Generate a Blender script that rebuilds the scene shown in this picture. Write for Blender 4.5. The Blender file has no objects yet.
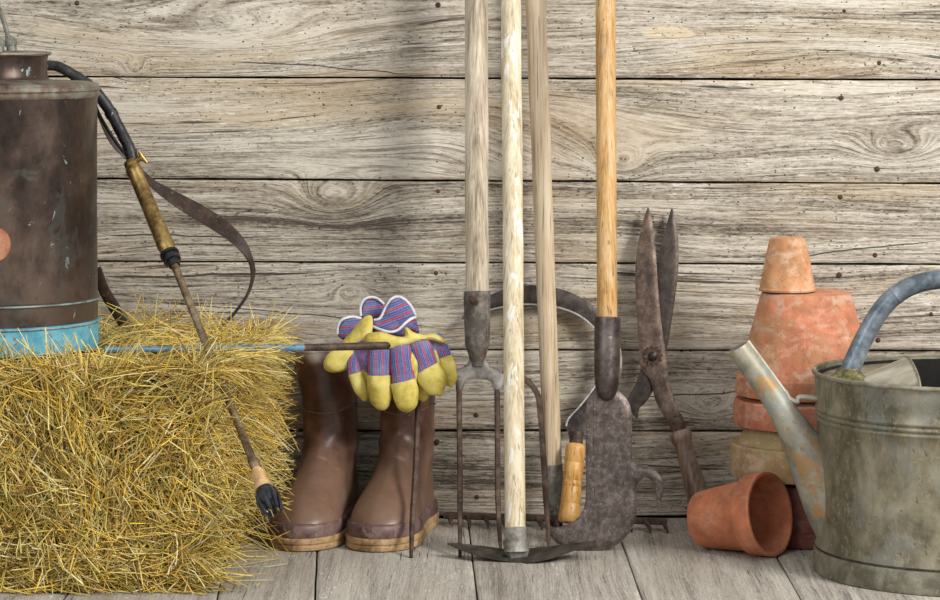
import bpy, bmesh, math, random
import numpy as np
from mathutils import Vector, noise as mnoise
from mathutils.geometry import delaunay_2d_cdt
random.seed(7); rng = np.random.default_rng(7)
PI = math.pi
C = bpy.context.scene.collection
sc = bpy.context.scene

# ------------------------------------------------------------------ camera, light, exposure
FPX, DIST, HC = 3200.0, 4.0, 0.6475      # focal length in pixels, distance to wall, eye height
cam_d = bpy.data.cameras.new('camera'); cam = bpy.data.objects.new('camera', cam_d); C.objects.link(cam)
cam.location = (0, -DIST, HC); cam.rotation_euler = (PI/2, 0, 0)
cam_d.sensor_width = 36; cam_d.lens = FPX/940*36; cam_d.shift_y = -300/940; cam_d.clip_end = 50
sc.camera = cam
sc.view_settings.view_transform = 'Standard'; sc.view_settings.look = 'None'
sc.view_settings.gamma = 1; sc.view_settings.use_curve_mapping = False
sc.view_settings.exposure = 0.28
wd = bpy.data.worlds.new('world'); sc.world = wd; wd.use_nodes = True
wd.node_tree.nodes['Background'].inputs[0].default_value = (0.93, 0.96, 1.0, 1)
wd.node_tree.nodes['Background'].inputs[1].default_value = 0.55

def area(name, loc, target, size, power, col, sy=None):
    l = bpy.data.lights.new(name, 'AREA'); l.energy = power; l.color = col; l.size = size
    if sy: l.shape = 'RECTANGLE'; l.size_y = sy
    o = bpy.data.objects.new(name, l); C.objects.link(o); o.location = loc
    o.rotation_euler = (Vector(target)-Vector(loc)).to_track_quat('-Z', 'Y').to_euler()
    return o
area('key_softbox', (1.9, -2.1, 1.75), (0.05, 0, 0.25), 0.75, 68, (1, 0.975, 0.94))
area('fill_softbox', (-1.6, -3.0, 1.5), (-0.2, -0.2, 0.2), 1.3, 16, (0.95, 0.97, 1))

# ------------------------------------------------------------------ placing helpers
def W(px, py, Y):
    """point seen at pixel px,py that stands Y metres in front of the wall (Y negative)"""
    d = DIST+Y
    return Vector(((px-470)*d/FPX, Y, HC-py*d/FPX))
def WF(px, py, fn):
    z = HC-py*DIST/FPX
    for _ in range(8):
        Y = fn(z); z = HC-py*(DIST+Y)/FPX
    return W(px, py, Y)
def lean(a, b):
    return lambda z: a+b*z

def wloc(o):
    v = Vector((0, 0, 0))
    while o: v += o.location; o = o.parent
    return v
def link(name, me, mat, parent=None):
    o = bpy.data.objects.new(name, me); C.objects.link(o)
    if mat: me.materials.append(mat)
    if parent:
        o.parent = parent
        off = wloc(parent)
        if off.length > 0:
            n = len(me.vertices); a = np.empty(n*3, dtype=np.float32)
            me.vertices.foreach_get('co', a); a = a.reshape(-1, 3)-np.array(off, dtype=np.float32)
            me.vertices.foreach_set('co', a.ravel()); me.update()
    return o
def mk(name, verts, faces, mat, parent=None, smooth=True, sharp=40, uv=None, recalc=True):
    me = bpy.data.meshes.new(name)
    me.from_pydata([tuple(v) for v in verts], [], faces)
    if uv is not None:
        l = me.uv_layers.new(name='UVMap')
        for p in me.polygons:
            us = [uv[v] for v in p.vertices]
            for li, t in zip(p.loop_indices, us): l.data[li].uv = t
    if recalc:
        bm = bmesh.new(); bm.from_mesh(me); bmesh.ops.recalc_face_normals(bm, faces=bm.faces); bm.to_mesh(me); bm.free()
    if smooth:
        me.polygons.foreach_set('use_smooth', [True]*len(me.polygons))
        me.set_sharp_from_angle(angle=math.radians(sharp))
    me.update()
    return link(name, me, mat, parent)
def thing(name, label, cat, loc=(0, 0, 0), group=None):
    o = bpy.data.objects.new(name, None); C.objects.link(o); o.location = loc; o.empty_display_size = .02
    o['label'] = label; o['category'] = cat
    if group: o['group'] = group
    return o
def cr(pts, n=6, closed=False):
    """Catmull-Rom through tuples of any length"""
    P = [np.array(p, float) for p in pts]; out = []; m = len(P)
    rngi = range(m if closed else m-1)
    for i in rngi:
        if closed: a, b, c, d = P[(i-1) % m], P[i], P[(i+1) % m], P[(i+2) % m]
        else: a, b, c, d = P[max(i-1, 0)], P[i], P[i+1], P[min(i+2, m-1)]
        for k in range(n):
            t = k/n
            out.append(0.5*((2*b)+(-a+c)*t+(2*a-5*b+4*c-d)*t*t+(-a+3*b-3*c+d)*t**3))
    if not closed: out.append(P[-1])
    return out
def tube_data(path, radii, n=14, cap=True, side=None, flat=1.0, sq=0.0):
    """sweep; side fixes the first cross axis, flat scales the second"""
    P = [Vector(p[:3]) for p in path]; m = len(P)
    if not hasattr(radii, '__len__'): radii = [radii]*m
    verts = []; uv = []; faces = []
    prev = None; L = 0
    for i in range(m):
        t = (P[min(i+1, m-1)]-P[max(i-1, 0)]).normalized()
        if side is not None:
            b = Vector(side); b = (b-t*b.dot(t)).normalized(); a = b.cross(t).normalized()
        else:
            if prev is None:
                u = Vector((0, 1, 0)) if abs(t.y) < .9 else Vector((1, 0, 0)); a = (u-t*u.dot(t)).normalized()
            else: a = (prev-t*prev.dot(t)).normalized()
            b = t.cross(a)
        prev = a
        if i: L += (P[i]-P[i-1]).length
        for k in range(n):
            th = 2*PI*k/n
            c, s = math.cos(th), math.sin(th)
            if sq:
                f = 1/max(abs(c), abs(s)); c *= 1+(f-1)*sq; s *= 1+(f-1)*sq
            verts.append(P[i]+a*(c*radii[i])+b*(s*radii[i]*flat)); uv.append((c*radii[i]*20, L*20))
    for i in range(m-1):
        for k in range(n):
            k2 = (k+1) % n
            faces.append((i*n+k, i*n+k2, (i+1)*n+k2, (i+1)*n+k))
    if cap:
        faces.append(tuple(range(n))[::-1]); faces.append(tuple((m-1)*n+k for k in range(n)))
    return verts, faces, uv
def tube(name, path, radii, mat, parent=None, n=14, **kw):
    v, f, uv = tube_data(path, radii, n, **kw)
    return mk(name, v, f, mat, parent, uv=uv)
def merge(*datas):
    V, F, U = [], [], []
    for v, f, u in datas:
        o = len(V); V += list(v); F += [tuple(i+o for i in q) for q in f]; U += list(u)
    return V, F, U
def lathe_data(prof, origin, axis=(0, 0, 1), n=64, wob=0.0):
    ax = Vector(axis).normalized()
    u = Vector((1, 0, 0)) if abs(ax.x) < .9 else Vector((0, 1, 0))
    u = (u-ax*u.dot(ax)).normalized(); w = ax.cross(u); o = Vector(origin)
    V, F, U = [], [], []; m = len(prof)
    for (r, h) in prof:
        for k in range(n):
            th = 2*PI*k/n; rr = r
            if wob: rr = r*(1+wob*mnoise.noise(Vector((math.cos(th)*1.5, math.sin(th)*1.5, h*12))))
            V.append(o+ax*h+(u*math.cos(th)+w*math.sin(th))*rr); U.append((k/n, h))
    for i in range(m-1):
        for k in range(n):
            k2 = (k+1) % n
            F.append((i*n+k, i*n+k2, (i+1)*n+k2, (i+1)*n+k))
    if prof[0][0] > 1e-4 and prof[0] != prof[-1]: F.append(tuple(range(n))[::-1])
    if prof[-1][0] > 1e-4 and prof[0] != prof[-1]: F.append(tuple((m-1)*n+k for k in range(n)))
    return V, F, U
def lathe(name, prof, origin, mat, parent=None, axis=(0, 0, 1), n=64, wob=0.0, sharp=35):
    v, f, u = lathe_data(prof, origin, axis, n, wob)
    return mk(name, v, f, mat, parent, uv=u, sharp=sharp)
def inside(poly, x, y):
    c = False; n = len(poly); j = n-1
    for i in range(n):
        xi, yi = poly[i]; xj, yj = poly[j]
        if (yi > y) != (yj > y) and x < (xj-xi)*(y-yi)/(yj-yi)+xi: c = not c
        j = i
    return c
def slab_data(outline, mp, nrm, T, R, edge=0.0004, g=2.5, noise_amp=0.0, nscale=60, bend=None, pw=.5):
    """a plate or cushion over an outline (pixel units), thickness T reached R pixels in from the edge"""
    ol = [(float(p[0]), float(p[1])) for p in outline]; nb = len(ol)
    A = np.array(ol); B = np.roll(A, -1, 0); D = B-A; L2 = (D**2).sum(1)+1e-9
    def dist(x, y):
        p = np.array((x, y)); t = np.clip(((p-A)*D).sum(1)/L2, 0, 1)
        return float(np.sqrt((((A+D*t[:, None])-p)**2).sum(1)).min())
    pts = list(ol); ds = [0]*nb
    x0, y0 = A.min(0); x1, y1 = A.max(0)
    y = y0+g/2; row = 0
    while y < y1:
        x = x0+(g/2 if row % 2 else 0)
        while x < x1:
            if inside(ol, x, y):
                d = dist(x, y)
                if d > g*.45: pts.append((x, y)); ds.append(d)
            x += g
        y += g*.87; row += 1
    vs, es, fs, ov, oe, of = delaunay_2d_cdt([Vector(p) for p in pts], [(i, (i+1) % nb) for i in range(nb)], [list(range(nb))], 1, 1e-5)
    nv = Vector(nrm).normalized(); V = []; U = []; n = len(vs)
    hs = []
    for i, v in enumerate(vs):
        src = ov[i][0] if ov[i] else -1
        d = ds[src] if src >= 0 else dist(v.x, v.y)
        q = min(d/R, 1.0)
        hs.append(edge+(T-edge)*(1-(1-q)**2)**pw)
    for sgn in (1, -1):
        for i, v in enumerate(vs):
            p = mp(v.x, v.y); h = hs[i]
            if noise_amp: h += noise_amp*mnoise.noise(p*nscale)*min(1, (h-edge)/(T*.5+1e-9))
            q = p+nv*(h*sgn)
            if bend: q = q+bend(v.x, v.y)
            V.append(q); U.append((v.x, v.y))
    F = []
    for f in fs:
        F.append(tuple(f)); F.append(tuple(i+n for i in f[::-1]))
    # rim
    cnt = {}
    for f in fs:
        for a, b in zip(f, list(f[1:])+[f[0]]):
            k = (min(a, b), max(a, b)); cnt[k] = cnt.get(k, 0)+1
    for (a, b), c in cnt.items():
        if c == 1: F.append((a, b, b+n, a+n))
    return V, F, U
def slab(name, outline, mp, nrm, T, R, mat, parent=None, sharp=45, **kw):
    v, f, u = slab_data(outline, mp, nrm, T, R, **kw)
    return mk(name, v, f, mat, parent, uv=u, sharp=sharp)

# ------------------------------------------------------------------ shader helpers
class NT:
    def __init__(s, name):
        s.m = bpy.data.materials.new(name); s.m.use_nodes = True; s.t = s.m.node_tree; s.n = s.t.nodes
        s.b = s.n['Principled BSDF']
    def new(s, typ): return s.n.new(typ)
    def put(s, sock, v):
        if isinstance(v, bpy.types.NodeSocket): s.t.links.new(v, sock)
        elif v is not None:
            if hasattr(v, '__len__') and sock.type == 'RGBA' and len(v) == 3: v = tuple(v)+(1,)
            sock.default_value = v
    def ma(s, op, a, b=None, c=None, clamp=False):
        n = s.new('ShaderNodeMath'); n.operation = op; n.use_clamp = clamp
        s.put(n.inputs[0], a); s.put(n.inputs[1], b)
        if c is not None: s.put(n.inputs[2], c)
        return n.outputs[0]
    def coord(s, which='Object'):
        n = s.new('ShaderNodeTexCoord'); return n.outputs[which]
    def sep(s, v):
        n = s.new('ShaderNodeSeparateXYZ'); s.put(n.inputs[0], v); return n.outputs
    def comb(s, x, y, z):
        n = s.new('ShaderNodeCombineXYZ'); s.put(n.inputs[0], x); s.put(n.inputs[1], y); s.put(n.inputs[2], z); return n.outputs[0]
    def mul(s, v, k):
        n = s.new('ShaderNodeVectorMath'); n.operation = 'MULTIPLY'; s.put(n.inputs[0], v); n.inputs[1].default_value = k; return n.outputs[0]
    def noise(s, v, scale=1, detail=3, rough=.55, dist=0):
        n = s.new('ShaderNodeTexNoise'); s.put(n.inputs['Vector'], v); n.inputs['Scale'].default_value = scale
        n.inputs['Detail'].default_value = detail; n.inputs['Roughness'].default_value = rough; n.inputs['Distortion'].default_value = dist
        return n.outputs[0]
    def vor(s, v, scale=1, feature='F1'):
        n = s.new('ShaderNodeTexVoronoi'); n.feature = feature; s.put(n.inputs['Vector'], v); n.inputs['Scale'].default_value = scale
        return n.outputs
    def sm(s, v, a, b, lo=0, hi=1):
        n = s.new('ShaderNodeMapRange'); n.interpolation_type = 'SMOOTHSTEP'; s.put(n.inputs[0], v)
        n.inputs[1].default_value = a; n.inputs[2].default_value = b; n.inputs[3].default_value = lo; n.inputs[4].default_value = hi
        return n.outputs[0]
    def mix(s, f, a, b, mode='MIX'):
        n = s.new('ShaderNodeMix'); n.data_type = 'RGBA'; n.blend_type = mode
        s.put(n.inputs[0], f); s.put(n.inputs[6], a); s.put(n.inputs[7], b); return n.outputs[2]
    def ramp(s, v, stops):
        n = s.new('ShaderNodeValToRGB'); s.put(n.inputs[0], v); e = n.color_ramp.elements
        while len(e) < len(stops): e.new(.5)
        for el, (p, c) in zip(e, stops): el.position = p; el.color = tuple(c)+(1,)
        return n.outputs[0]
    def attr(s, name, typ='OBJECT'):
        n = s.new('ShaderNodeAttribute'); n.attribute_type = typ; n.attribute_name = name; return n
    def bump(s, h, dist=.001, strength=1):
        n = s.new('ShaderNodeBump'); s.put(n.inputs['Height'], h); n.inputs['Distance'].default_value = dist; n.inputs['Strength'].default_value = strength
        s.t.links.new(n.outputs[0], s.b.inputs['Normal'])
    def out(s, col, rough=.7, metal=0):
        s.put(s.b.inputs['Base Color'], col); s.put(s.b.inputs['Roughness'], rough); s.put(s.b.inputs['Metallic'], metal)
        return s.m

def plank_mat(name, axis, knots=(), splits=(), dark=(.095, .075, .055), mid=(.33, .28, .215), light=(.68, .62, .515), ochre=(.50, .36, .20), relief=.0021, knot_mark=1.0, warp=.07, gain=1.22, lines=1.0, pale_patch=None):
    """weathered board: u runs along the grain, v across it"""
    t = NT(name); X, Y, Z = t.sep(t.coord())
    u, v = (X, Z) if axis == 'x' else (Y, X)
    seed = t.attr('seed').outputs['Fac']; tint = t.attr('tint').outputs['Fac']
    s7 = t.ma('MULTIPLY', seed, 7.3)
    low = t.noise(t.comb(t.ma('MULTIPLY', u, 1.6), t.ma('MULTIPLY', v, 7), s7), 1, 2, .5)
    vv = t.ma('ADD', v, t.ma('MULTIPLY', t.ma('SUBTRACT', low, .5), warp))
    kmask = None
    for (ku, kv, a, b, A) in knots:
        du = t.ma('DIVIDE', t.ma('SUBTRACT', u, ku), a); dv = t.ma('DIVIDE', t.ma('SUBTRACT', v, kv), b)
        r2 = t.ma('ADD', t.ma('MULTIPLY', du, du), t.ma('MULTIPLY', dv, dv))
        e = t.ma('EXPONENT', t.ma('MULTIPLY', r2, -1.0))
        vv = t.ma('ADD', vv, t.ma('MULTIPLY', e, A))
        k = t.sm(r2, .02, .10, 1, 0)
        if a > .06: continue
        kmask = k if kmask is None else t.ma('MAXIMUM', kmask, k)
    g1 = t.noise(t.comb(t.ma('MULTIPLY', u, 1.1), t.ma('MULTIPLY', vv, 70), s7), 1, 4, .62)      # growth rings
    g2 = t.noise(t.comb(t.ma('MULTIPLY', u, 5), t.ma('MULTIPLY', vv, 330), s7), 1, 3, .6)      # fibres
    g3 = t.noise(t.comb(t.ma('MULTIPLY', u, 26), t.ma('MULTIPLY', vv, 560), s7), 1, 3, .65)
    fine = t.noise(t.comb(t.ma('MULTIPLY', u, 120), t.ma('MULTIPLY', v, 420), s7), 1, 3, .7)
    blot = t.noise(t.comb(t.ma('MULTIPLY', u, 3.2), t.ma('MULTIPLY', v, 13), t.ma('ADD', s7, 5)), 1, 4, .6)
    blot2 = t.noise(t.comb(t.ma('MULTIPLY', u, 2.3), t.ma('MULTIPLY', vv, 16), t.ma('ADD', s7, 11)), 1, 3, .55)
    fac = t.ma('ADD', t.ma('MULTIPLY', t.ma('SUBTRACT', g1, .5), .95), t.ma('MULTIPLY', t.ma('SUBTRACT', g2, .5), .75))
    fac = t.ma('ADD', fac, t.ma('MULTIPLY', t.ma('SUBTRACT', g3, .5), .95))
    fac = t.ma('ADD', fac, t.ma('MULTIPLY', t.ma('SUBTRACT', fine, .5), .75))
    fac = t.ma('ADD', fac, t.ma('MULTIPLY', t.ma('SUBTRACT', blot, .5), .75))
    streaks = t.noise(t.comb(t.ma('MULTIPLY', u, 2.0), t.ma('MULTIPLY', vv, 34), t.ma('ADD', s7, 21)), 1, 5, .7)
    fac = t.ma('ADD', fac, t.ma('MULTIPLY', t.ma('SUBTRACT', streaks, .5), .9))
    fac = t.ma('MULTIPLY', fac, gain)
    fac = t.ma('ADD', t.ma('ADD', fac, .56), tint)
    col = t.ramp(fac, [(.14, dark), (.40, mid), (.62, tuple(.5*a+.5*b for a, b in zip(mid, light))), (.86, light)])
    col = t.mix(t.ma('MULTIPLY', t.sm(blot2, .47, .68), .50), col, ochre, 'MIX')
    if pale_patch:
        pu, pv, pa, pb = pale_patch; wn = t.noise(t.comb(t.ma('MULTIPLY', u, 60), t.ma('MULTIPLY', v, 120), 2), 1, 3, .6)
        qa = t.ma('DIVIDE', t.ma('SUBTRACT', u, pu), pa); qb = t.ma('DIVIDE', t.ma('SUBTRACT', v, pv), pb)
        rr_ = t.ma('ADD', t.ma('ADD', t.ma('MULTIPLY', qa, qa), t.ma('MULTIPLY', qb, qb)), t.ma('SUBTRACT', wn, .5))
        col = t.mix(t.sm(rr_, .75, 1.05, .85, 0), col, (.72, .60, .42))
    # hard thin lines of winter wood
    ln = t.noise(t.comb(t.ma('MULTIPLY', u, 1.7), t.ma('MULTIPLY', vv, 95), t.ma('ADD', s7, 41)), 1, 3, .55)
    lm = t.sm(t.ma('ABSOLUTE', t.ma('SUBTRACT', ln, .5)), .0, .022, 1, 0)
    lb = t.noise(t.comb(t.ma('MULTIPLY', u, 9), t.ma('MULTIPLY', v, 60), t.ma('ADD', s7, 51)), 1, 3, .6)
    lm = t.ma('MULTIPLY', lm, t.sm(lb, .42, .62))
    col = t.mix(t.ma('MULTIPLY', lm, .55*lines), col, (.13, .095, .065))
    # bare bleached flecks
    fl = t.noise(t.comb(t.ma('MULTIPLY', u, 50), t.ma('MULTIPLY', v, 260), s7), 1, 3, .6)
    flm = t.ma('MULTIPLY', t.sm(fl, .60, .67), t.sm(blot, .45, .6))
    col = t.mix(t.ma('MULTIPLY', flm, .7), col, (.80, .77, .70))
    # checks and worm holes
    cn = t.noise(t.comb(t.ma('MULTIPLY', u, 6), t.ma('MULTIPLY', vv, 210), t.ma('ADD', s7, 3)), 1, 3, .6)
    cm = t.noise(t.comb(t.ma('MULTIPLY', u, 2.5), t.ma('MULTIPLY', v, 16), t.ma('ADD', s7, 31)), 1, 2, .5)
    ck = t.ma('MULTIPLY', t.sm(cn, .63, .70), t.sm(cm, .44, .60))
    vo = t.vor(t.comb(t.ma('MULTIPLY', u, 170), t.ma('MULTIPLY', v, 240), s7), 1)
    cell = t.sep(vo[1])[0]
    hole = t.ma('MULTIPLY', t.sm(t.ma('SUBTRACT', vo[0], t.ma('MULTIPLY', t.sep(vo[1])[1], .13)), .06, .14, 1, 0), t.sm(cell, .80, .84))
    hole = t.ma('MULTIPLY', hole, t.sm(cm, .36, .5))
    sp = None
    for (u0, v0, u1, v1, w) in splits:
        q = t.ma('DIVIDE', t.ma('SUBTRACT', u, u0), u1-u0)
        line = t.ma('MULTIPLY_ADD', q, v1-v0, v0)
        wv = t.noise(t.comb(t.ma('MULTIPLY', u, 9), 0, v0*50), 1, 3, .6)
        dd = t.ma('ABSOLUTE', t.ma('SUBTRACT', t.ma('MULTIPLY_ADD', t.ma('SUBTRACT', wv, .5), .012, v), line))
        taper = t.ma('MULTIPLY', t.sm(q, 0, .12), t.sm(q, .75, 1, 1, 0))
        m = t.ma('MULTIPLY', t.ma('LESS_THAN', dd, t.ma('MULTIPLY', taper, w)), 1)
        sp = m if sp is None else t.ma('MAXIMUM', sp, m)
    pit = t.noise(t.comb(t.ma('MULTIPLY', u, 150), t.ma('MULTIPLY', v, 430), s7), 1, 2, .5)
    pitm = t.ma('MULTIPLY', t.sm(pit, .66, .71), t.sm(streaks, .60, .42))
    holes = t.ma('MAXIMUM', t.ma('MAXIMUM', ck, hole), t.ma('MULTIPLY', pitm, .8))
    if sp is not None: holes = t.ma('MAXIMUM', holes, sp)
    col = t.mix(t.ma('MULTIPLY', holes, .88), col, (.028, .02, .013))
    if kmask is not None:
        kn = t.noise(t.comb(t.ma('MULTIPLY', u, 60), t.ma('MULTIPLY', v, 60), 0), 1, 3, .6)
        kc = t.ramp(kn, [(.35, (.14, .105, .075)), (.6, (.42, .36, .28))])
        col = t.mix(t.ma('MULTIPLY', kmask, .75*knot_mark), col, kc)
    h = t.ma('ADD', t.ma('MULTIPLY', g1, .9), t.ma('ADD', t.ma('MULTIPLY', g2, .5), t.ma('MULTIPLY', g3, .45)))
    h = t.ma('ADD', h, t.ma('MULTIPLY', fine, .4))
    h = t.ma('SUBTRACT', h, t.ma('ADD', t.ma('MULTIPLY', holes, 1.1), t.ma('MULTIPLY', lm, .35)))
    t.bump(h, relief, 1)
    return t.out(col, .86)

def mottle(name, cols, scale=30, rough=.6, metal=0, bump=.0006, spots=None, spot2=None, stretch=(1, 1, 1), pits=True, rvar=.15, detail=6, dist=.3):
    t = NT(name); c = t.mul(t.coord(), stretch)
    a = t.noise(c, scale, detail, .62, dist); b = t.noise(c, scale*4.3, 4, .65); d = t.noise(c, scale*.28, 3, .55)
    f = t.ma('ADD', t.ma('MULTIPLY', a, .5), t.ma('ADD', t.ma('MULTIPLY', b, .2), t.ma('MULTIPLY', d, .3)))
    n = len(cols)
    col = t.ramp(f, [(.41+.18*i/max(n-1, 1), k) for i, k in enumerate(cols)])
    h = t.ma('ADD', t.ma('MULTIPLY', a, .6), t.ma('MULTIPLY', b, .5))
    for sp in (spots, spot2):
        if sp:
            colr, sscale, th, amt = sp
            q = t.noise(c, sscale, 4, .7, .4); m = t.sm(q, th, th+.05)
            col = t.mix(t.ma('MULTIPLY', m, amt), col, colr)
    if pits:
        p = t.noise(c, scale*9, 2, .5); pm = t.sm(p, .66, .73)
        col = t.mix(t.ma('MULTIPLY', pm, .35), col, tuple(k*.3 for k in cols[0]))
        h = t.ma('SUBTRACT', h, t.ma('MULTIPLY', pm, .4))
    t.bump(h, bump, 1)
    rr = t.ma('MULTIPLY_ADD', t.ma('SUBTRACT', b, .5), rvar*2, rough)
    return t.out(col, rr, metal)

def handle_mat(name, dark, mid, light, streak=None, coat=0, flake=None):
    t = NT(name); c = t.coord()
    a = t.noise(t.mul(c, (90, 90, 3.5)), 1, 5, .6, .3); b = t.noise(t.mul(c, (420, 420, 11)), 1, 3, .6)
    d = t.noise(t.mul(c, (25, 25, 9)), 1, 4, .6)
    f = t.ma('ADD', t.ma('MULTIPLY', a, .4), t.ma('ADD', t.ma('MULTIPLY', b, .35), t.ma('MULTIPLY', d, .25)))
    col = t.ramp(f, [(.38, dark), (.48, mid), (.58, light)])
    if streak:
        q = t.noise(t.mul(c, (160, 160, 7)), 1, 3, .6, .5)
        col = t.mix(t.ma('MULTIPLY', t.sm(q, .58, .66), .75), col, streak)
    if flake:
        q = t.noise(t.mul(c, (110, 110, 28)), 1, 4, .65, .5)
        col = t.mix(t.ma('MULTIPLY', t.sm(q, .56, .62), .85), col, flake)
    cr_ = t.noise(t.mul(c, (300, 300, 9)), 1, 2, .5, .4)
    col = t.mix(t.ma('MULTIPLY', t.sm(cr_, .64, .70), .6), col, tuple(k*.3 for k in dark))
    t.bump(t.ma('ADD', a, b), .0007, .8)
    t.out(col, .62 if not coat else .38)
    return t.m

# world units of the knots: (u, v, width, height, amount)
def wk(px, py, a, b, A):
    p = W(px, py, 0); return (p.x, p.z, a, b, A)
def wsplit(x0, y0, x1, y1, w):
    p, q = W(x0, y0, 0), W(x1, y1, 0); return (p.x, p.z, q.x, q.z, w)
KN = [wk(135, 70, .016, .014, .03), wk(895, 150, .05, .020, .035), wk(335, 200, .05, .026, .05), wk(708, 403, .022, .013, .035),
      wk(622, 165, .03, .022, .035), wk(700, 150, .30, .05, .035), wk(800, 50, .2, .03, -.03), wk(350, 290, .02, .012, -.02), wk(470, 120, .16, .05, -.03), wk(200, 40, .2, .035, .03)]
SP = [wsplit(98, 277, 330, 273, .0014), wsplit(98, 234, 290, 238, .0009), wsplit(230, 60, 430, 74, .0007), wsplit(800, 256, 945, 240, .0008),
      wsplit(640, 398, 760, 390, .0008), wsplit(555, 412, 640, 398, .0008), wsplit(640, 466, 735, 470, .0008), wsplit(150, 300, 460, 330, .0007)]
M = {}
M['wall_wood'] = plank_mat('weathered_wall_board', 'x', KN, SP, pale_patch=wk(668, 33, .034, .0095, 0)[:4])
M['floor_wood'] = plank_mat('weathered_floor_board', 'y', (), (), dark=(.10, .088, .07), mid=(.30, .27, .225), light=(.55, .51, .44), ochre=(.36, .31, .25), relief=.0008, warp=.03, gain=.80, lines=.5)
M['dark_gap'] = mottle('dark_gap_backing', [(.012, .009, .006), (.03, .022, .015)], 20, .95, pits=False)
M['nail'] = mottle('rusty_nail', [(.035, .017, .01), (.11, .055, .03)], 300, .8)
M['rust'] = mottle('rusty_iron', [(.035, .022, .016), (.085, .052, .036), (.16, .105, .075)], 70, .62, .35, .0006, spots=((.21, .16, .12), 90, .60, .5))
M['bill_iron'] = mottle('pitted_blade_iron', [(.062, .045, .038), (.11, .084, .072), (.18, .148, .13)], 150, .42, .55, .0005, spots=((.17, .10, .06), 45, .60, .40), spot2=((.34, .31, .28), 260, .60, .45))
M['shear_iron'] = mottle('brown_shear_iron', [(.045, .028, .02), (.11, .072, .051), (.20, .142, .108)], 60, .46, .45, .0004, spots=((.45, .40, .34), 120, .67, .5), spot2=((.20, .11, .06), 25, .6, .4))
M['shear_dark'] = mottle('dark_shear_iron', [(.02, .014, .012), (.05, .036, .03), (.09, .065, .05)], 45, .42, .5, .0004, spots=((.35, .3, .25), 150, .69, .5))
M['fork_iron'] = mottle('grey_fork_iron', [(.10, .09, .075), (.19, .175, .155), (.30, .285, .26)], 50, .6, .35, .0006, spots=((.12, .06, .03), 60, .58, .7))
M['socket_iron'] = mottle('rusty_socket_iron', [(.09, .075, .06), (.19, .165, .14), (.30, .27, .235)], 60, .6, .3, .0006, spots=((.16, .085, .05), 50, .58, .6))
M['bill_socket'] = mottle('smooth_socket_iron', [(.05, .036, .033), (.10, .078, .072), (.17, .14, .13)], 50, .4, .6, .0003, spots=((.14, .075, .045), 60, .60, .5))
M['sickle_iron'] = mottle('sickle_blade_iron', [(.03, .024, .022), (.07, .056, .05), (.12, .10, .09)], 60, .4, .6, .0003, spots=((.14, .08, .05), 45, .6, .4))
M['bright_edge'] = mottle('sharpened_steel_edge', [(.45, .45, .43), (.62, .62, .60), (.72, .72, .7)], 60, .3, .7, .0001)
M['hoe_iron'] = mottle('black_hoe_iron', [(.02, .016, .013), (.05, .04, .033), (.10, .085, .07)], 60, .5, .4, .0005)
M['galv_dull'] = mottle('dull_grey_ferrule', [(.16, .145, .125), (.29, .27, .24), (.44, .42, .38)], 60, .6, .35, .0005, spots=((.11, .06, .035), 70, .6, .6))
M['handle_pale'] = handle_mat('bleached_ash_handle', (.20, .15, .10), (.47, .38, .27), (.70, .61, .47))
M['handle_white'] = handle_mat('chalky_white_handle', (.42, .31, .17), (.66, .55, .36), (.78, .70, .52), flake=(.86, .83, .74))
M['handle_brown'] = handle_mat('warm_tan_handle', (.38, .25, .14), (.62, .48, .31), (.76, .64, .46))
M['handle_orange'] = handle_mat('varnished_orange_handle', (.30, .14, .035), (.56, .31, .095), (.66, .45, .22), streak=(.42, .31, .21), coat=1)
M['sickle_wood'] = handle_mat('polished_sickle_handle', (.42, .18, .04), (.66, .34, .09), (.78, .46, .15), coat=1)
M['shear_wood'] = handle_mat('old_grey_brown_handle', (.10, .062, .042), (.22, .145, .10), (.33, .24, .18), coat=1)
M['copper'] = mottle('dark_aged_copper', [(.022, .015, .011), (.06, .038, .028), (.13, .088, .064)], 13, .36, .6, .0002, spots=((.42, .50, .50), 75, .655, .75), spot2=((.10, .11, .095), 18, .56, .35), stretch=(1, 1, .7))
M['copper_rim'] = mottle('green_brown_rim', [(.07, .045, .03), (.20, .15, .11), (.28, .30, .25)], 30, .5, .5, .0002, spots=((.36, .22, .14), 30, .58, .6))
M['ring_patina'] = mottle('pale_patina_ring', [(.08, .09, .08), (.20, .26, .25), (.30, .38, .36)], 60, .6, .2, .0002)
M['blue_paint'] = mottle('chipped_sky_blue_paint', [(.045, .20, .29), (.085, .33, .43), (.17, .44, .52)], 28, .5, 0, .0004, spots=((.16, .12, .09), 32, .58, .85), spot2=((.45, .55, .52), 40, .63, .6))
M['rod_blue'] = mottle('worn_blue_rod_paint', [(.05, .12, .18), (.10, .22, .31), (.20, .33, .41)], 60, .5, 0, .0004, spots=((.16, .11, .08), 60, .60, .7))
M['orange_badge'] = mottle('orange_patch', [(.28, .085, .04), (.40, .15, .075), (.46, .22, .13)], 60, .7, .0, .0003)
M['hose'] = mottle('black_rubber_hose', [(.008, .008, .009), (.020, .020, .022), (.05, .05, .05)], 60, .45, 0, .0005, spots=((.42, .42, .40), 110, .63, .7))
M['brass'] = mottle('aged_brass', [(.16, .095, .03), (.40, .27, .09), (.60, .45, .20)], 34, .38, .75, .0002, spots=((.12, .075, .03), 60, .58, .7))
M['brass_tube'] = mottle('dull_brown_brass_tube', [(.10, .065, .035), (.27, .19, .11), (.42, .33, .20)], 60, .34, .7, .0002)
M['collar_wood'] = mottle('tan_wood_collar', [(.36, .19, .07), (.55, .34, .15), (.66, .45, .24)], 60, .6, 0, .0003)
M['black_plastic'] = mottle('dark_blue_black_nozzle', [(.005, .006, .008), (.012, .014, .018), (.03, .034, .042)], 50, .28, 0, .0003)
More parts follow.
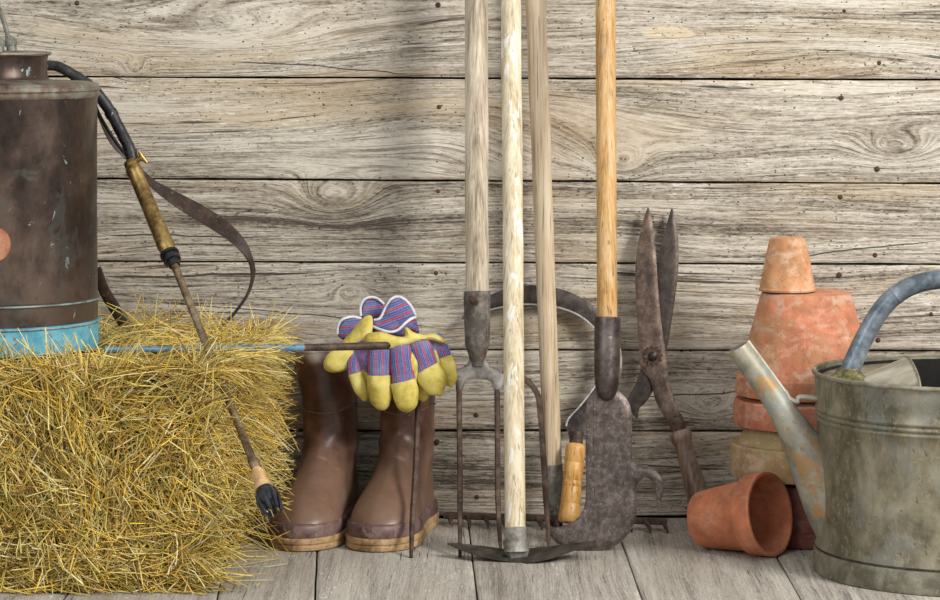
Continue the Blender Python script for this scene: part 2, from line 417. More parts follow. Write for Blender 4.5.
M['leather'] = mottle('cracked_brown_leather', [(.012, .006, .004), (.035, .018, .011), (.075, .04, .025)], 60, .5, 0, .0006, spots=((.20, .15, .11), 140, .62, .6))
M['bail'] = mottle('grey_green_bail', [(.10, .10, .08), (.22, .22, .18), (.34, .34, .29)], 90, .55, .4, .0005)
M['rubber'] = mottle('worn_brown_rubber', [(.050, .022, .014), (.115, .050, .031), (.20, .105, .072)], 15, .36, 0, .0004, spots=((.35, .26, .19), 18, .60, .45), spot2=((.42, .36, .30), 130, .67, .5), pits=True, stretch=(1, 1, 1))
def boot_mat():
    m = M['rubber'].copy(); m.name = 'worn_brown_rubber_shaft'; nt = m.node_tree; b = nt.nodes['Principled BSDF']
    src = b.inputs['Base Color'].links[0].from_socket
    tc = nt.nodes.new('ShaderNodeTexCoord'); sx = nt.nodes.new('ShaderNodeSeparateXYZ'); nt.links.new(tc.outputs['Object'], sx.inputs[0])
    nz = nt.nodes.new('ShaderNodeTexNoise'); nz.inputs['Scale'].default_value = 28; nz.inputs['Detail'].default_value = 5; nt.links.new(tc.outputs['Object'], nz.inputs[0])
    ad = nt.nodes.new('ShaderNodeMath'); ad.operation = 'MULTIPLY_ADD'; nt.links.new(nz.outputs[0], ad.inputs[0]); ad.inputs[1].default_value = .035; nt.links.new(sx.outputs[2], ad.inputs[2])
    # pale dried mud collar at the very top, and dusty bloom along the foot
    mr = nt.nodes.new('ShaderNodeMapRange'); mr.interpolation_type = 'SMOOTHSTEP'; nt.links.new(ad.outputs[0], mr.inputs[0]); mr.inputs[1].default_value = .222; mr.inputs[2].default_value = .236
    m2 = nt.nodes.new('ShaderNodeMapRange'); m2.interpolation_type = 'SMOOTHSTEP'; nt.links.new(ad.outputs[0], m2.inputs[0]); m2.inputs[1].default_value = .15; m2.inputs[2].default_value = .085; m2.inputs[4].default_value = .48
    x1 = nt.nodes.new('ShaderNodeMix'); x1.data_type = 'RGBA'; nt.links.new(m2.outputs[0], x1.inputs[0]); nt.links.new(src, x1.inputs[6]); x1.inputs[7].default_value = (.29, .18, .12, 1)
    x2 = nt.nodes.new('ShaderNodeMix'); x2.data_type = 'RGBA'; nt.links.new(mr.outputs[0], x2.inputs[0]); nt.links.new(x1.outputs[2], x2.inputs[6]); x2.inputs[7].default_value = (.37, .32, .26, 1)
    nt.links.new(x2.outputs[2], b.inputs['Base Color']); return m
M['boot'] = boot_mat()
M['boot_rand'] = mottle('plum_boot_rand', [(.09, .05, .045), (.16, .095, .085), (.24, .16, .14)], 40, .5, 0, .0003, spots=((.40, .31, .24), 60, .6, .5))
M['boot_sole'] = mottle('tan_boot_sole', [(.20, .115, .05), (.40, .25, .115), (.52, .36, .19)], 50, .6, 0, .0004, spots=((.14, .09, .055), 60, .60, .6))
M['boot_lining'] = mottle('pale_dusty_lining', [(.25, .21, .17), (.42, .37, .31), (.52, .48, .42)], 40, .9, 0, .0003)
M['yellow_leather'] = mottle('yellow_work_leather', [(.42, .31, .05), (.66, .53, .11), (.76, .66, .22)], 34, .75, 0, .0007, spots=((.40, .33, .16), 26, .61, .5), pits=False)
M['hem'] = mottle('white_cotton_hem', [(.52, .53, .56), (.72, .73, .76), (.82, .82, .84)], 90, .85, 0, .0004, pits=False)
def stripe_mat(name, uvec, period):
    t = NT(name); uv = t.coord('UV'); X, Y, Z = t.sep(uv)
    q = t.ma('ADD', t.ma('MULTIPLY', X, uvec[0]), t.ma('MULTIPLY', Y, uvec[1]))
    f = t.ma('FRACT', t.ma('ADD', t.ma('DIVIDE', q, period), 100.0))
    n = t.new('ShaderNodeValToRGB'); n.color_ramp.interpolation = 'CONSTANT'; t.put(n.inputs[0], f)
    st = [(0, (.115, .135, .36)), (.20, (.035, .035, .11)), (.26, (.15, .17, .40)), (.42, (.03, .03, .09)), (.48, (.55, .055, .10)), (.66, (.04, .035, .10)), (.72, (.16, .18, .42)), (.90, (.045, .045, .13))]
    e = n.color_ramp.elements
    while len(e) < len(st): e.new(.5)
    for el, (p, c) in zip(e, st): el.position = p; el.color = c+(1,)
    ob = t.coord(); w = t.noise(ob, 900, 2, .5); w2 = t.noise(ob, 40, 3, .6)
    col = t.mix(t.sm(w2, .4, .75, 0, .35), n.outputs[0], (.42, .42, .52))
    col = t.mix(t.sm(w, .55, .7, 0, .35), col, (.5, .5, .6))
    t.bump(t.ma('ADD', w, w2), .0006, .8); return t.out(col, .9)
M['stripe_finger'] = stripe_mat('striped_cotton_fingers', (1, 0), .165)
M['stripe_cuff'] = stripe_mat('striped_cotton_cuff', (.36, .93), 9.0)
M['stripe_cuff_b'] = stripe_mat('striped_cotton_cuff_flat', (.12, .99), 8.0)
def terracotta(name, base, lime=.5, moss=0.0, dark=0.0):
    t = NT(name); c = t.coord(); z = t.sep(c)[2]
    a = t.noise(c, 16, 5, .6, .4); b = t.noise(c, 70, 4, .6); d = t.noise(t.mul(c, (1, 1, 2.2)), 22, 5, .65, .6)
    col = t.ramp(t.ma('ADD', t.ma('MULTIPLY', a, .6), t.ma('MULTIPLY', b, .4)), [(.35, tuple(k*.66 for k in base)), (.5, base), (.66, tuple(min(1, k*1.25+.03) for k in base))])
    col = t.mix(t.ma('MULTIPLY', t.sm(d, .50, .68), lime), col, (.66, .53, .40))
    if moss: 
        e = t.noise(c, 30, 5, .6, .4); col = t.mix(t.ma('MULTIPLY', t.sm(e, .42, .60), moss), col, (.36, .29, .12))
    if dark:
        e = t.noise(c, 26, 5, .6, .4); col = t.mix(t.ma('MULTIPLY', t.sm(e, .4, .62), dark), col, (.10, .05, .035))
    g2 = t.noise(c, 55, 5, .7); col = t.mix(t.ma('MULTIPLY', t.sm(g2, .52, .62), lime*.5), col, (.72, .56, .42))
    g = t.noise(c, 160, 4, .65); col = t.mix(t.ma('MULTIPLY', t.sm(g, .58, .64), .45), col, (.25, .13, .08))
    t.bump(t.ma('ADD', a, b), .0006, .7); return t.out(col, .85)
M['pot_small'] = terracotta('pale_orange_terracotta', (.56, .27, .12), .75)
M['pot_big'] = terracotta('orange_pink_terracotta', (.56, .20, .10), .55, .28)
M['pot_rim'] = terracotta('red_terracotta', (.50, .17, .085), .35)
M['pot_moss'] = terracotta('mossy_pale_terracotta', (.44, .27, .13), .55, .85)
M['pot_dark'] = terracotta('dark_red_terracotta', (.20, .055, .035), .12, 0, .5)
M['pot_new'] = terracotta('bright_terracotta', (.52, .17, .075), .16)
M['galv'] = mottle('weathered_galvanised_zinc', [(.12, .108, .068), (.25, .222, .145), (.39, .355, .26)], 17, .46, .3, .0009, spots=((.40, .32, .20), 150, .56, .5), spot2=((.26, .28, .26), 22, .50, .35), stretch=(1, 1, .7), dist=.6)
M['galv_ring'] = mottle('grey_zinc_ring', [(.13, .12, .08), (.24, .22, .155), (.34, .32, .25)], 30, .5, .3, .0006, spots=((.38, .30, .18), 90, .59, .5))
M['galv_handle'] = mottle('blue_grey_zinc_handle', [(.09, .115, .135), (.20, .24, .275), (.34, .38, .42)], 30, .36, .45, .0004, spots=((.09, .11, .12), 60, .60, .6))
M['galv_spout'] = mottle('rust_streaked_zinc_spout', [(.20, .20, .16), (.33, .31, .23), (.45, .42, .34)], 22, .5, .25, .0006, spots=((.42, .23, .08), 26, .54, .8), spot2=((.30, .37, .38), 20, .56, .5))
M['galv_pale'] = mottle('pale_zinc_hood', [(.32, .29, .21), (.47, .44, .34), (.58, .55, .46)], 22, .55, .2, .0004)
M['moss'] = mottle('green_moss', [(.04, .038, .015), (.12, .11, .04), (.27, .24, .12)], 90, .95, 0, .001)
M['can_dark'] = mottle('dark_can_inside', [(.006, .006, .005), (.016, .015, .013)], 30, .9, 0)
def straw_mat():
    t = NT('straw_stalks'); a = t.attr('stalk', 'GEOMETRY').outputs['Color']
    n = t.noise(t.coord(), 300, 2, .6)
    col = t.mix(t.sm(n, .45, .7, 0, .4), a, t.mix(1.0, a, (.55, .45, .3), 'MULTIPLY'))
    t.out(col, .5); t.b.inputs['Specular IOR Level'].default_value = .4
    return t.m
M['straw'] = straw_mat()
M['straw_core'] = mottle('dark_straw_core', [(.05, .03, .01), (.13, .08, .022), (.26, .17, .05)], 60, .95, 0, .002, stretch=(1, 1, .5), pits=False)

# ------------------------------------------------------------------ setting: wall of boards
def struct(o): o['kind'] = 'structure'; return o
XW = 1.25
def box_mesh(x0, x1, y0, y1, z0, z1):
    v = [(x, y, z) for x in (x0, x1) for y in (y0, y1) for z in (z0, z1)]
    f = [(0, 1, 3, 2), (4, 6, 7, 5), (0, 4, 5, 1), (2, 3, 7, 6), (0, 2, 6, 4), (1, 5, 7, 3)]
    return v, f
v, f = box_mesh(-XW, XW, .026, .04, -.03, 1.62)
wall = struct(mk('wall_back', v, f, M['dark_gap'], None, smooth=False))
def board(name, zb, zt, parent, seed, tint, mat):
    """one horizontal board: zb, zt give the lower and upper edge as functions of x"""
    nx = 150; rows = []
    off = random.uniform(-.0008, .0008)
    for i in range(nx+1):
        x = -XW+2*XW*i/nx
        b = zb(x)+.0007*mnoise.noise(Vector((x*9, seed*3.1, 0)))+.0005*mnoise.noise(Vector((x*45, seed, 3)))
        t = zt(x)+.0007*mnoise.noise(Vector((x*9, seed*5.7, 5)))+.0005*mnoise.noise(Vector((x*45, seed, 9)))
        bow = .0007*mnoise.noise(Vector((x*4, seed, 1)))+off
        h = t-b; c = .0016
        rows.append([(x, .024, b), (x, c+bow, b), (x, bow+.0004, b+c), (x, bow, b+c*2.5), (x, bow-.0004+.0006*mnoise.noise(Vector((x*6, seed, 7))), b+h*.33),
                     (x, bow-.0004+.0006*mnoise.noise(Vector((x*6, seed, 17))), b+h*.66), (x, bow, t-c*2.5), (x, bow+.0004, t-c), (x, c+bow, t), (x, .024, t)])
    k = len(rows[0]); V = [p for r in rows for p in r]
    F = [(i*k+j, i*k+(j+1) % k, (i+1)*k+(j+1) % k, (i+1)*k+j) for i in range(nx) for j in range(k)]
    F += [tuple(range(k)), tuple(nx*k+j for j in range(k))[::-1]]
    o = mk(name, V, F, mat, parent, sharp=50)
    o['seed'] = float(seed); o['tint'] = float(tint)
    return o
# joints in the photograph: pixel row at the left and right edge of the frame
joints = [(76.5, 80), (178, 183.5), (261, 264.5), (348.5, 351), (430, 431.5)]
lines = []
for (l, r) in joints:
    zl, zr = W(0, l, 0), W(940, r, 0)
    lines.append(lambda x, a=zl, b=zr: a.z+(b.z-a.z)*(x-a.x)/(b.x-a.x))
lines.append(lambda x: .0015)
tops = [W(0, -28, 0).z]
zz = tops[0]
for w_ in (.118, .125, .104, .128, .11, .12, .115, .13): zz += w_; tops.append(zz)
seq = [(lambda x, z=z: z) for z in tops[::-1]]+lines        # descending
tints = [.0, .03, -.02, .04, .0, .02, -.03, .02, .03, .06, .03, .06, .0, -.08, -.17]  # board tones, with shade low on the wall put into the bottom board
gap = .0013
boards = []
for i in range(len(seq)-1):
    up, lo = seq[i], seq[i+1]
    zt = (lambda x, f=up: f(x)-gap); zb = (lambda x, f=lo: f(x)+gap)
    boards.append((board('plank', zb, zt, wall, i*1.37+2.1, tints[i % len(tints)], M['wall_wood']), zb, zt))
nail_v, nail_f, nail_u = lathe_data([(0, -.0022), (.0020, -.0021), (.0031, -.0010), (.0032, .0006), (.0026, .0009)], (0, 0, 0), (0, 1, 0), 9)
nails = [(844, 11), (879, 63), (841, 98), (877, 169), (840, 197), (875, 255), (839, 275), (931, 314), (438, 5), (439, 107), (438, 191), (436, 273), (476, 415), (437, 442), (477, 497), (77, 3),
         (878, 340), (842, 372), (436, 377), (438, 354)]
for (px, py) in nails:
    p = W(px, py, 0)
    for (bo, zb, zt) in boards:
        if zb(p.x) < p.z < zt(p.x):
            s = random.uniform(.85, 1.2)
            mk('nail', [Vector(q)*s+p for q in nail_v], nail_f, M['nail'], bo, sharp=60); break

# ------------------------------------------------------------------ setting: floor of boards running to the viewer
v, f = box_mesh(-XW, XW, -2.0, .03, -.06, -.03)
floor = struct(mk('floor', v, f, M['dark_gap'], None, smooth=False))
def gx(px0, py0, px1, py1):
    out = []
    for px, py in ((px0, py0), (px1, py1)):
        d = FPX*HC/py; out.append((d-DIST, (px-470)*d/FPX))
    (Y0, X0), (Y1, X1) = out
    k = (X1-X0)/(Y1-Y0); k = max(-.04, min(.04, k))
    return lambda y: X0+(y-Y0)*k
fl = [(lambda y, x=x: x) for x in (-1.25, -1.10, -.92, -.76, -.60, -.44)]
fl += [gx(232, 525, 230, 600), gx(318, 530, 315, 600), gx(468.5, 523, 477.7, 600), gx(616, 525, 643, 600), gx(762, 530, 802, 600)]
fl += [(lambda y, x=x: x) for x in (.535, .71, .88, 1.06, 1.25)]
for i in range(len(fl)-1):
    L, R = fl[i], fl[i+1]; seed = 40+i*1.9; ny = 60; rows = []; off = random.uniform(-.0008, .0002)
    for j in range(ny+1):
        y = -2.0+2.0*j/ny-.0005
        a = L(y)+.0010+.0007*mnoise.noise(Vector((y*11, seed, 0))); b = R(y)-.0010+.0007*mnoise.noise(Vector((y*11, seed, 4)))
        c = .0016; h = b-a; bo = off+.0006*mnoise.noise(Vector((y*5, seed, 2)))
        rows.append([(a, y, -.028), (a, y, bo-c), (a+c, y, bo-.0003), (a+c*3, y, bo), (a+h*.5, y, bo+.0003), (b-c*3, y, bo), (b-c, y, bo-.0003), (b, y, bo-c), (b, y, -.028)])
    k = 9; V = [p for r in rows for p in r]
    F = [(q*k+j, q*k+(j+1) % k, (q+1)*k+(j+1) % k, (q+1)*k+j) for q in range(ny) for j in range(k)]
    F += [tuple(range(k)), tuple(ny*k+j for j in range(k))[::-1]]
    o = mk('plank', V, F, M['floor_wood'], floor, sharp=50); o['seed'] = seed; o['tint'] = [.03, 0, .05, -.03, .02][i % 5]

# ------------------------------------------------------------------ straw bale
XR = W(200, 600, -.50).x                       # right end of the bale's front face
BT = .236
bale = thing('straw_bale', 'loose golden straw bale with frayed right side under the copper sprayer', 'straw bale', (-.62, -.28, 0))
bx0, by0, by1 = -1.0, -.495, -.075
nx, ny, nz = 26, 12, 9
def corep(u, v_, w_):
    xr = XR-.012+(by0-v_)*-.10
    x = bx0+(xr-bx0)*u; y = v_; z = w_
    n = mnoise.noise(Vector((x*14, y*14, z*14)))*.012
    cx, cy, cz = (bx0+XR)/2, (by0+by1)/2, BT/2
    d = Vector((x-cx, y-cy, z-cz)).normalized()
    p = Vector((x, y, z))+d*n; p.z = max(p.z, .001); return p
V = []; idx = {}; F = []
def cv(i, j, k):
    key = (i, j, k)
    if key not in idx:
        idx[key] = len(V); V.append(corep(i/nx, by0+.012+(by1-by0-.012)*j/ny, .001+(BT-.02)*k/nz))
    return idx[key]
for i in range(nx):
    for k in range(nz):
        for j in (0, ny): F.append((cv(i, j, k), cv(i+1, j, k), cv(i+1, j, k+1), cv(i, j, k+1)))
for i in range(nx):
    for j in range(ny):
        for k in (0, nz): F.append((cv(i, j, k), cv(i+1, j, k), cv(i+1, j+1, k), cv(i, j+1, k)))
for j in range(ny):
    for k in range(nz):
        for i in (0, nx): F.append((cv(i, j, k), cv(i, j+1, k), cv(i, j+1, k+1), cv(i, j, k+1)))
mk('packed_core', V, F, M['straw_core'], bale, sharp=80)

PAL = np.array([(.80, .54, .10), (.90, .69, .19), (.95, .83, .45), (.74, .57, .17), (.38, .31, .07), (.22, .12, .035), (.50, .31, .06), (.88, .73, .26), (.45, .40, .10), (.96, .67, .09)])
PW = np.array([.17, .16, .12, .12, .08, .07, .10, .08, .05, .05])
def stalks(name, n, gen, parent):
    P = np.zeros((n, 5, 3)); R = np.zeros(n); colr = np.zeros((n, 3))
    for i in range(n):
        p, d, L, bend, r, shade = gen()
        t = np.linspace(-.5, .5, 5)[:, None]
        P[i] = p+d*(t*L)+bend*((t*2)**2-.33)*L
        R[i] = r; colr[i] = PAL[rng.choice(10, p=PW)]*shade*rng.uniform(.8, 1.15)
    P[:, :, 2] = np.maximum(P[:, :, 2], .0015)
    T = np.gradient(P, axis=1); T /= np.linalg.norm(T, axis=2, keepdims=True)+1e-9
    up = np.tile(rng.normal(size=(n, 1, 3)), (1, 5, 1)); A = np.cross(T, up); A /= np.linalg.norm(A, axis=2, keepdims=True)+1e-9
    B = np.cross(T, A)
    rad = R[:, None]*np.array([.8, 1, 1, .95, .6])[None, :]
    ring = []
    for k in range(3):
        th = 2*PI*k/3; ring.append(P+(A*math.cos(th)+B*math.sin(th)*.7)*rad[:, :, None])
    V = np.stack(ring, axis=2).reshape(-1, 3)      # n,5,3verts
    q = []
    for s in range(4):
        for k in range(3):
            k2 = (k+1) % 3; q.append((s*3+k, s*3+k2, (s+1)*3+k2, (s+1)*3+k))
    q = np.array(q); base = (np.arange(n)*15)[:, None, None]
    Fq = (q[None]+base).reshape(-1, 4)
    me = bpy.data.meshes.new(name)
    me.vertices.add(len(V)); me.vertices.foreach_set('co', V.astype(np.float32).ravel())
    me.loops.add(Fq.size); me.loops.foreach_set('vertex_index', Fq.astype(np.int32).ravel())
    me.polygons.add(len(Fq)); me.polygons.foreach_set('loop_start', (np.arange(len(Fq))*4).astype(np.int32))
    me.polygons.foreach_set('loop_total', np.full(len(Fq), 4, dtype=np.int32))
    me.update(calc_edges=True)
    ca = me.color_attributes.new('stalk', 'FLOAT_COLOR', 'POINT')
    c4 = np.ones((len(V), 4)); c4[:, :3] = np.repeat(colr, 15, axis=0)
    ca.data.foreach_set('color', c4.astype(np.float32).ravel())
    me.polygons.foreach_set('use_smooth', [True]*len(Fq))
    o = link(name, me, M['straw'], parent); o['kind'] = 'stuff'
    return o
def U(a, b): return rng.uniform(a, b)
def unit(v): v = np.array(v, float); return v/(np.linalg.norm(v)+1e-9)
def g_front():
    x = U(-1.0, XR+.012) if rng.random() < .35 else U(-.56, XR-.004); z = U(0.004, BT+.004); dep = abs(rng.normal())*.010
    n = mnoise.noise(Vector((x*9, z*7, 1.3))); n2 = mnoise.noise(Vector((x*17, z*17, 5.1)))
    a = PI/2+n*2.6+rng.normal()*.55
    if z < .05: a = n*1.5+rng.normal()*.5
    puff = .014*n2+.006*n
    d = unit((math.cos(a), -.12+rng.normal()*.22, math.sin(a)))
    L = U(.035, .12)
    return np.array((x, by0-.002-puff-(.006-dep)*.9, z)), d, L, np.array((rng.normal()*.10, -abs(rng.normal())*.08, rng.normal()*.10)), U(.0005, .00145), 1
def g_top():
    x = U(-1.0, XR+.03) if rng.random() < .35 else U(-.58, XR+.04); y = U(by0-.012, by1)
    a = rng.normal()*.9+ (0 if rng.random() < .75 else PI/2)
    if (x+.551)**2+(y+.31)**2 < .137**2: x = U(-.41, XR+.04)
    d = unit((math.cos(a), math.sin(a)*.8, rng.normal()*.16+.04))
    return np.array((x, y, BT+.001+abs(rng.normal())*.004)), d, U(.05, .15), np.array((0, 0, -U(0, .16))), U(.0005, .001), 1
def g_side():
    y = U(by0+.01, by1); z = abs(U(0.0, BT+.004)); f_ = (z/BT)*(.5 if y < -.40 else 1)
    a = rng.normal()*1.15+ (.1 if z > .1 else -.1)
    out = U(0, .034)*f_**1.3*(.35 if y < -.38 else 1)-.004
    d = unit(((.35+.9*f_)*math.cos(a), rng.normal()*.45, math.sin(a)*.9))
    return np.array((XR-.012+(y-by0)*.10+out, y, z)), d, U(.04, .07+.05*f_), np.array((0, 0, -U(0, .14))), U(.0005, .0011), 1
def g_fan():
    # long stalks that splay out of the right end
    z = U(.10, .225) if rng.random() < .8 else U(.03, .1); y = U(-.34, -.10)
    a = U(-.85, .55) if z > .1 else U(-.7, .3)
    L = U(.06, .16)
    d = unit((math.cos(a), rng.normal()*.28, math.sin(a)))
    x = XR+(y-by0)*.10+U(-.02, .02)
    p = np.array((x, y, z))+d*L*.3
    if p[0]+d[0]*L*.5 > -.205: p[0] = -.205-d[0]*L*.5-U(0, .03)
    return p, d, L, np.array((0, rng.normal()*.05, rng.normal()*.16-.06)), U(.00045, .0009), 1.03
def g_heap():
    # loose pile behind and beside the sprayer foot
    q = rng.random(); px = U(85, 265)
    h = .028*math.exp(-((px-150)/70)**2)
    x = (px-470)*3.75/FPX; y = U(-.33, -.10); a = rng.normal()*.75
    d = unit((math.cos(a), rng.normal()*.3, math.sin(a)*.75+.1))
    return np.array((x, y, BT+U(0, 1)*h+.002)), d, U(.05, .12), np.array((0, 0, U(-.15, .05))), U(.00045, .0009), 1.04
def g_stray():
    x = U(XR-.02, -.22); y = U(-.47, -.12); a = rng.normal()*.6
    return np.array((x, y, .0025)), unit((math.cos(a), math.sin(a), .01)), U(.02, .07), np.array((0, 0, .0)), U(.0004, .0007), .9
stalks('front_straw', 6800, g_front, bale)
stalks('top_straw', 2300, g_top, bale)
stalks('side_straw', 1900, g_side, bale)
stalks('splayed_straw', 420, g_fan, bale)
stalks('loose_straw', 420, g_heap, bale)
stalks('fallen_straw', 50, g_stray, bale)

# ------------------------------------------------------------------ copper knapsack sprayer
SY = -.31; SD = DIST+SY; sxc = (-8-470)*SD/FPX
def sz(py): return HC-py*SD/FPX
m_ = SD/FPX                                     # metres per pixel at the sprayer's axis
spr = thing('knapsack_sprayer', 'old dark copper knapsack sprayer with blue base, black hose and brass spray lance', 'sprayer', (sxc, SY, sz(346)))
B0 = sz(346)
R0 = 105.5*m_
lathe('tank', [(R0-.006, sz(318)), (R0, sz(318)), (R0, sz(299)), (R0+.0012, sz(298)), (R0+.0012, sz(296.5)), (R0-.0006, sz(295.5)), (R0-.001, sz(250)), (R0-.0012, sz(200)), (R0-.001, sz(140)), (R0-.0004, sz(97)), (R0-.006, sz(96))], (sxc, SY, 0), M['copper'], spr, n=96, wob=.0035)
lathe('base_band', [(R0-.03, B0), (R0+.0012, B0), (R0+.0022, B0+.003), (R0+.0016, B0+.008), (R0+.001, sz(322)), (R0+.0026, sz(321)), (R0+.0026, sz(318.5)), (R0-.004, sz(318))], (sxc, SY, 0), M['blue_paint'], spr, n=96)
Rn = 56*m_
lathe('top_rim', [(R0-.004, sz(97)), (R0+.0004, sz(97)), (R0+.0020, sz(95)), (R0+.0022, sz(92.5)), (R0+.0006, sz(91)), (R0+.0022, sz(89.5)), (R0+.0022, sz(86)), (R0-.001, sz(83)), (R0-.012, sz(81.5)), (Rn+.008, sz(80.5)), (Rn+.001, sz(79))], (sxc, SY, 0), M['copper_rim'], spr, n=96)
for yy in (298, 320.5): lathe('band_ring', [(R0+.0016+.0014*math.cos(a), sz(yy)+.0012*math.sin(a)) for a in np.linspace(0, 2*PI, 9)], (sxc, SY, 0), M['ring_patina'], spr, n=96)['label'] = 'pale greenish raised ring'
nk = lathe('neck', [(Rn, sz(81)), (Rn+.0012, sz(79)), (Rn-.001, sz(76)), (Rn-.0014, sz(60)), (Rn, sz(56)), (Rn-.004, sz(55))], (sxc, SY, 0), M['copper'], spr)
lathe('lid', [(0, sz(51)), (Rn-.012, sz(51)), (Rn-.002, sz(51.5)), (Rn+.0035, sz(52)), (Rn+.0038, sz(53.8)), (Rn+.0015, sz(55.5)), (Rn-.006, sz(56))], (sxc, SY, 0), M['copper_rim'], spr)
# bail handle over the lid with its clamp
hx = sxc+.0125
hp = cr([(hx, SY-.05, sz(50)), (hx-.001, SY-.049, sz(38)), (hx-.007, SY-.045, sz(18)), (hx-.018, SY-.034, sz(-6)), (hx-.026, SY-.016, sz(-20)), (hx-.029, SY, sz(-24)), (hx-.026, SY+.016, sz(-20)), (hx-.018, SY+.034, sz(-6)), (hx-.007, SY+.045, sz(18)), (hx-.001, SY+.049, sz(38)), (hx, SY+.05, sz(50))], 6)
bh = tube('bail_handle', hp, .0030, M['bail'], spr, n=12)
for s in (1, -1):
    v1 = lathe_data([(0, -.005), (.0065, -.005), (.0075, -.003), (.0075, .003), (.0065, .005), (0, .005)], (hx+.002, SY-s*.05, sz(43)), (0, 1, 0), 18)
    v2 = tube_data([(hx+.003, SY-s*.05, sz(51)), (hx+.003, SY-s*.05, sz(43))], .006, 12)
    v3 = lathe_data([(0, 0), (.004, 0), (.0035, .003), (0, .0035)], (hx+.002, SY-s*.05-.005, sz(43)), (0, -1, 0), 6)
    V, F, U_ = merge(v1, v2, v3); mk('clamp', V, F, M['bail'], bh, uv=U_)
# orange round patch standing proud on the tank front
bx = (-5-470)*(SD-R0)/FPX; bz = HC-245*(SD-R0)/FPX
V = []; F = []
for q, (rr, dd) in enumerate([(0, .0016), (.010, .0016), (.0155, .0014), (.0165, .0), (.0165, -.002)]):
    for k in range(28):
        th = 2*PI*k/28; x = bx+rr*1.0*math.cos(th); z = bz+rr*1.18*math.sin(th)
        y = SY-math.sqrt(max(0, (R0+dd)**2-(x-sxc)**2)); V.append((x, y, z))
for q in range(4):
    for k in range(28): F.append((q*28+k, q*28+(k+1) % 28, (q+1)*28+(k+1) % 28, (q+1)*28+k))
mk('round_patch', V, F, M['orange_badge'], spr)['label'] = 'round orange patch'
# hose from behind the neck down to the lance
hpts = [(38, 66, -.25, 5.0), (56, 66, -.25, 5.2), (72, 74, -.25, 5.5), (92, 88, -.25, 5.7), (108, 108, -.25, 5.9), (120, 130, -.255, 5.9), (129, 148, -.26, 6.0), (133, 162, -.262, 6.0)]
hh = [W(p[0], p[1], p[2]) for p in hpts]
H2 = cr([tuple(a)+(p[3]*.00117,) for a, p in zip(hh, hpts)], 7)
ho = tube('hose', [h[:3] for h in H2], [h[3]*(1+.03*math.sin(i*1.7)) for i, h in enumerate(H2)], M['hose'], spr, n=16)
for t_ in (.45, .62, .93):
    i = int(t_*(len(H2)-3)); a, b = Vector(H2[i][:3]), Vector(H2[i+2][:3]); a2 = a+(b-a)*.8
    tube('hose_tape', [a, a2], H2[i][3]*1.13, M['hose'], ho, n=16)
tw = cr([tuple(W(x, y, z)) for x, y, z in [(90, 92, -.235), (99, 114, -.235), (110, 133, -.235), (122, 150, -.24), (131, 158, -.245)]], 6)
tube('hose_cord', tw, .0021, M['hose'], spr, n=10)
# spray lance
LA = [(133, 160, -.262), (131.5, 166, -.263), (163, 250, -.292), (173, 262, -.300), (259, 470, -.372), (273, 508, -.384)]
LY = lambda y: -.262-.30*(y-160)/350
pA, pB = W(133, 168, LY(168)), W(168.5, 252, LY(252))
pC, pD = W(173.5, 263, LY(263)), W(255, 466, LY(466))
pE, pF = W(257, 471, LY(471)), W(264, 489, LY(489))
pG = W(274, 512, LY(512))
def along(a, b, spec):
    d = b-a; return [a+d*t for t, r in spec], [r for t, r in spec]
k_ = .00116
pts, rs = along(pA, pB, [(0, 8.0*k_), (.02, 8.4*k_), (.06, 8.4*k_), (.07, 7.6*k_), (.5, 8.0*k_), (.86, 8.6*k_), (.93, 9.0*k_), (.96, 8.2*k_), (1, 7.4*k_)])
lance = tube('spray_lance', pts, rs, M['brass'], spr, n=24); lance['label'] = 'brass spray lance with long thin tube'
d1 = (pB-pA).normalized()
v1 = tube_data([pA-d1*.012, pA-d1*.008, pA-d1*.002, pA+d1*.002], [4*k_, 7.4*k_, 7.4*k_, 6*k_], 16)
q = W(131, 163, -.264)
v2 = tube_data([q, q+Vector((.010, -.004, .005)), q+Vector((.013, -.004, .006))], [.0042, .0034, .0042], 12)
q2 = q+Vector((.014, -.004, .0065))
v3 = tube_data([q2+Vector((-.004, 0, .007)), q2, q2+Vector((.005, 0, -.006))], [.0022, .003, .0022], 10)
V, F, U_ = merge(v1, v2, v3); mk('tap', V, F, M['brass'], lance, uv=U_)
pts, rs = along(pB, pC, [(0, 8*k_), (.1, 9.6*k_), (.3, 9.8*k_), (.34, 7.8*k_), (.5, 7.8*k_), (.55, 9*k_), (.8, 9*k_), (.85, 6*k_), (1.25, 5.8*k_)])
tube('gland_nut', pts, rs, M['black_plastic'], lance, n=20)
v1 = tube_data([pC-(pD-pC)*.01, pD], [3.9*k_, 3.9*k_], 16)
v2 = tube_data([pD-(pD-pC)*.035, pD-(pD-pC)*.03, pD, pD+(pD-pC)*.02], [3.9*k_, 5*k_, 5*k_, 4*k_], 16)
V, F, U_ = merge(v1, v2); mk('tube', V, F, M['brass_tube'], lance, uv=U_)
pts, rs = along(pE, pF, [(-.15, 4*k_), (0, 5.4*k_), (.25, 7*k_), (.5, 6.4*k_), (.6, 7*k_), (.85, 8.6*k_), (1, 7.6*k_)])
tube('wooden_collar', pts, rs, M['collar_wood'], lance, n=20)
d2 = (pG-pF).normalized(); L_ = (pG-pF).length
parts = [tube_data([pF-d2*.001, pF+d2*L_*.1, pF+d2*L_*.4, pF+d2*L_*.62, pF+d2*L_*.68], [7.6*k_, 9.2*k_, 10.5*k_, 8.6*k_, 5*k_], 20)]
a1 = d2.cross(Vector((0, 1, 0))).normalized(); a2 = d2.cross(a1)
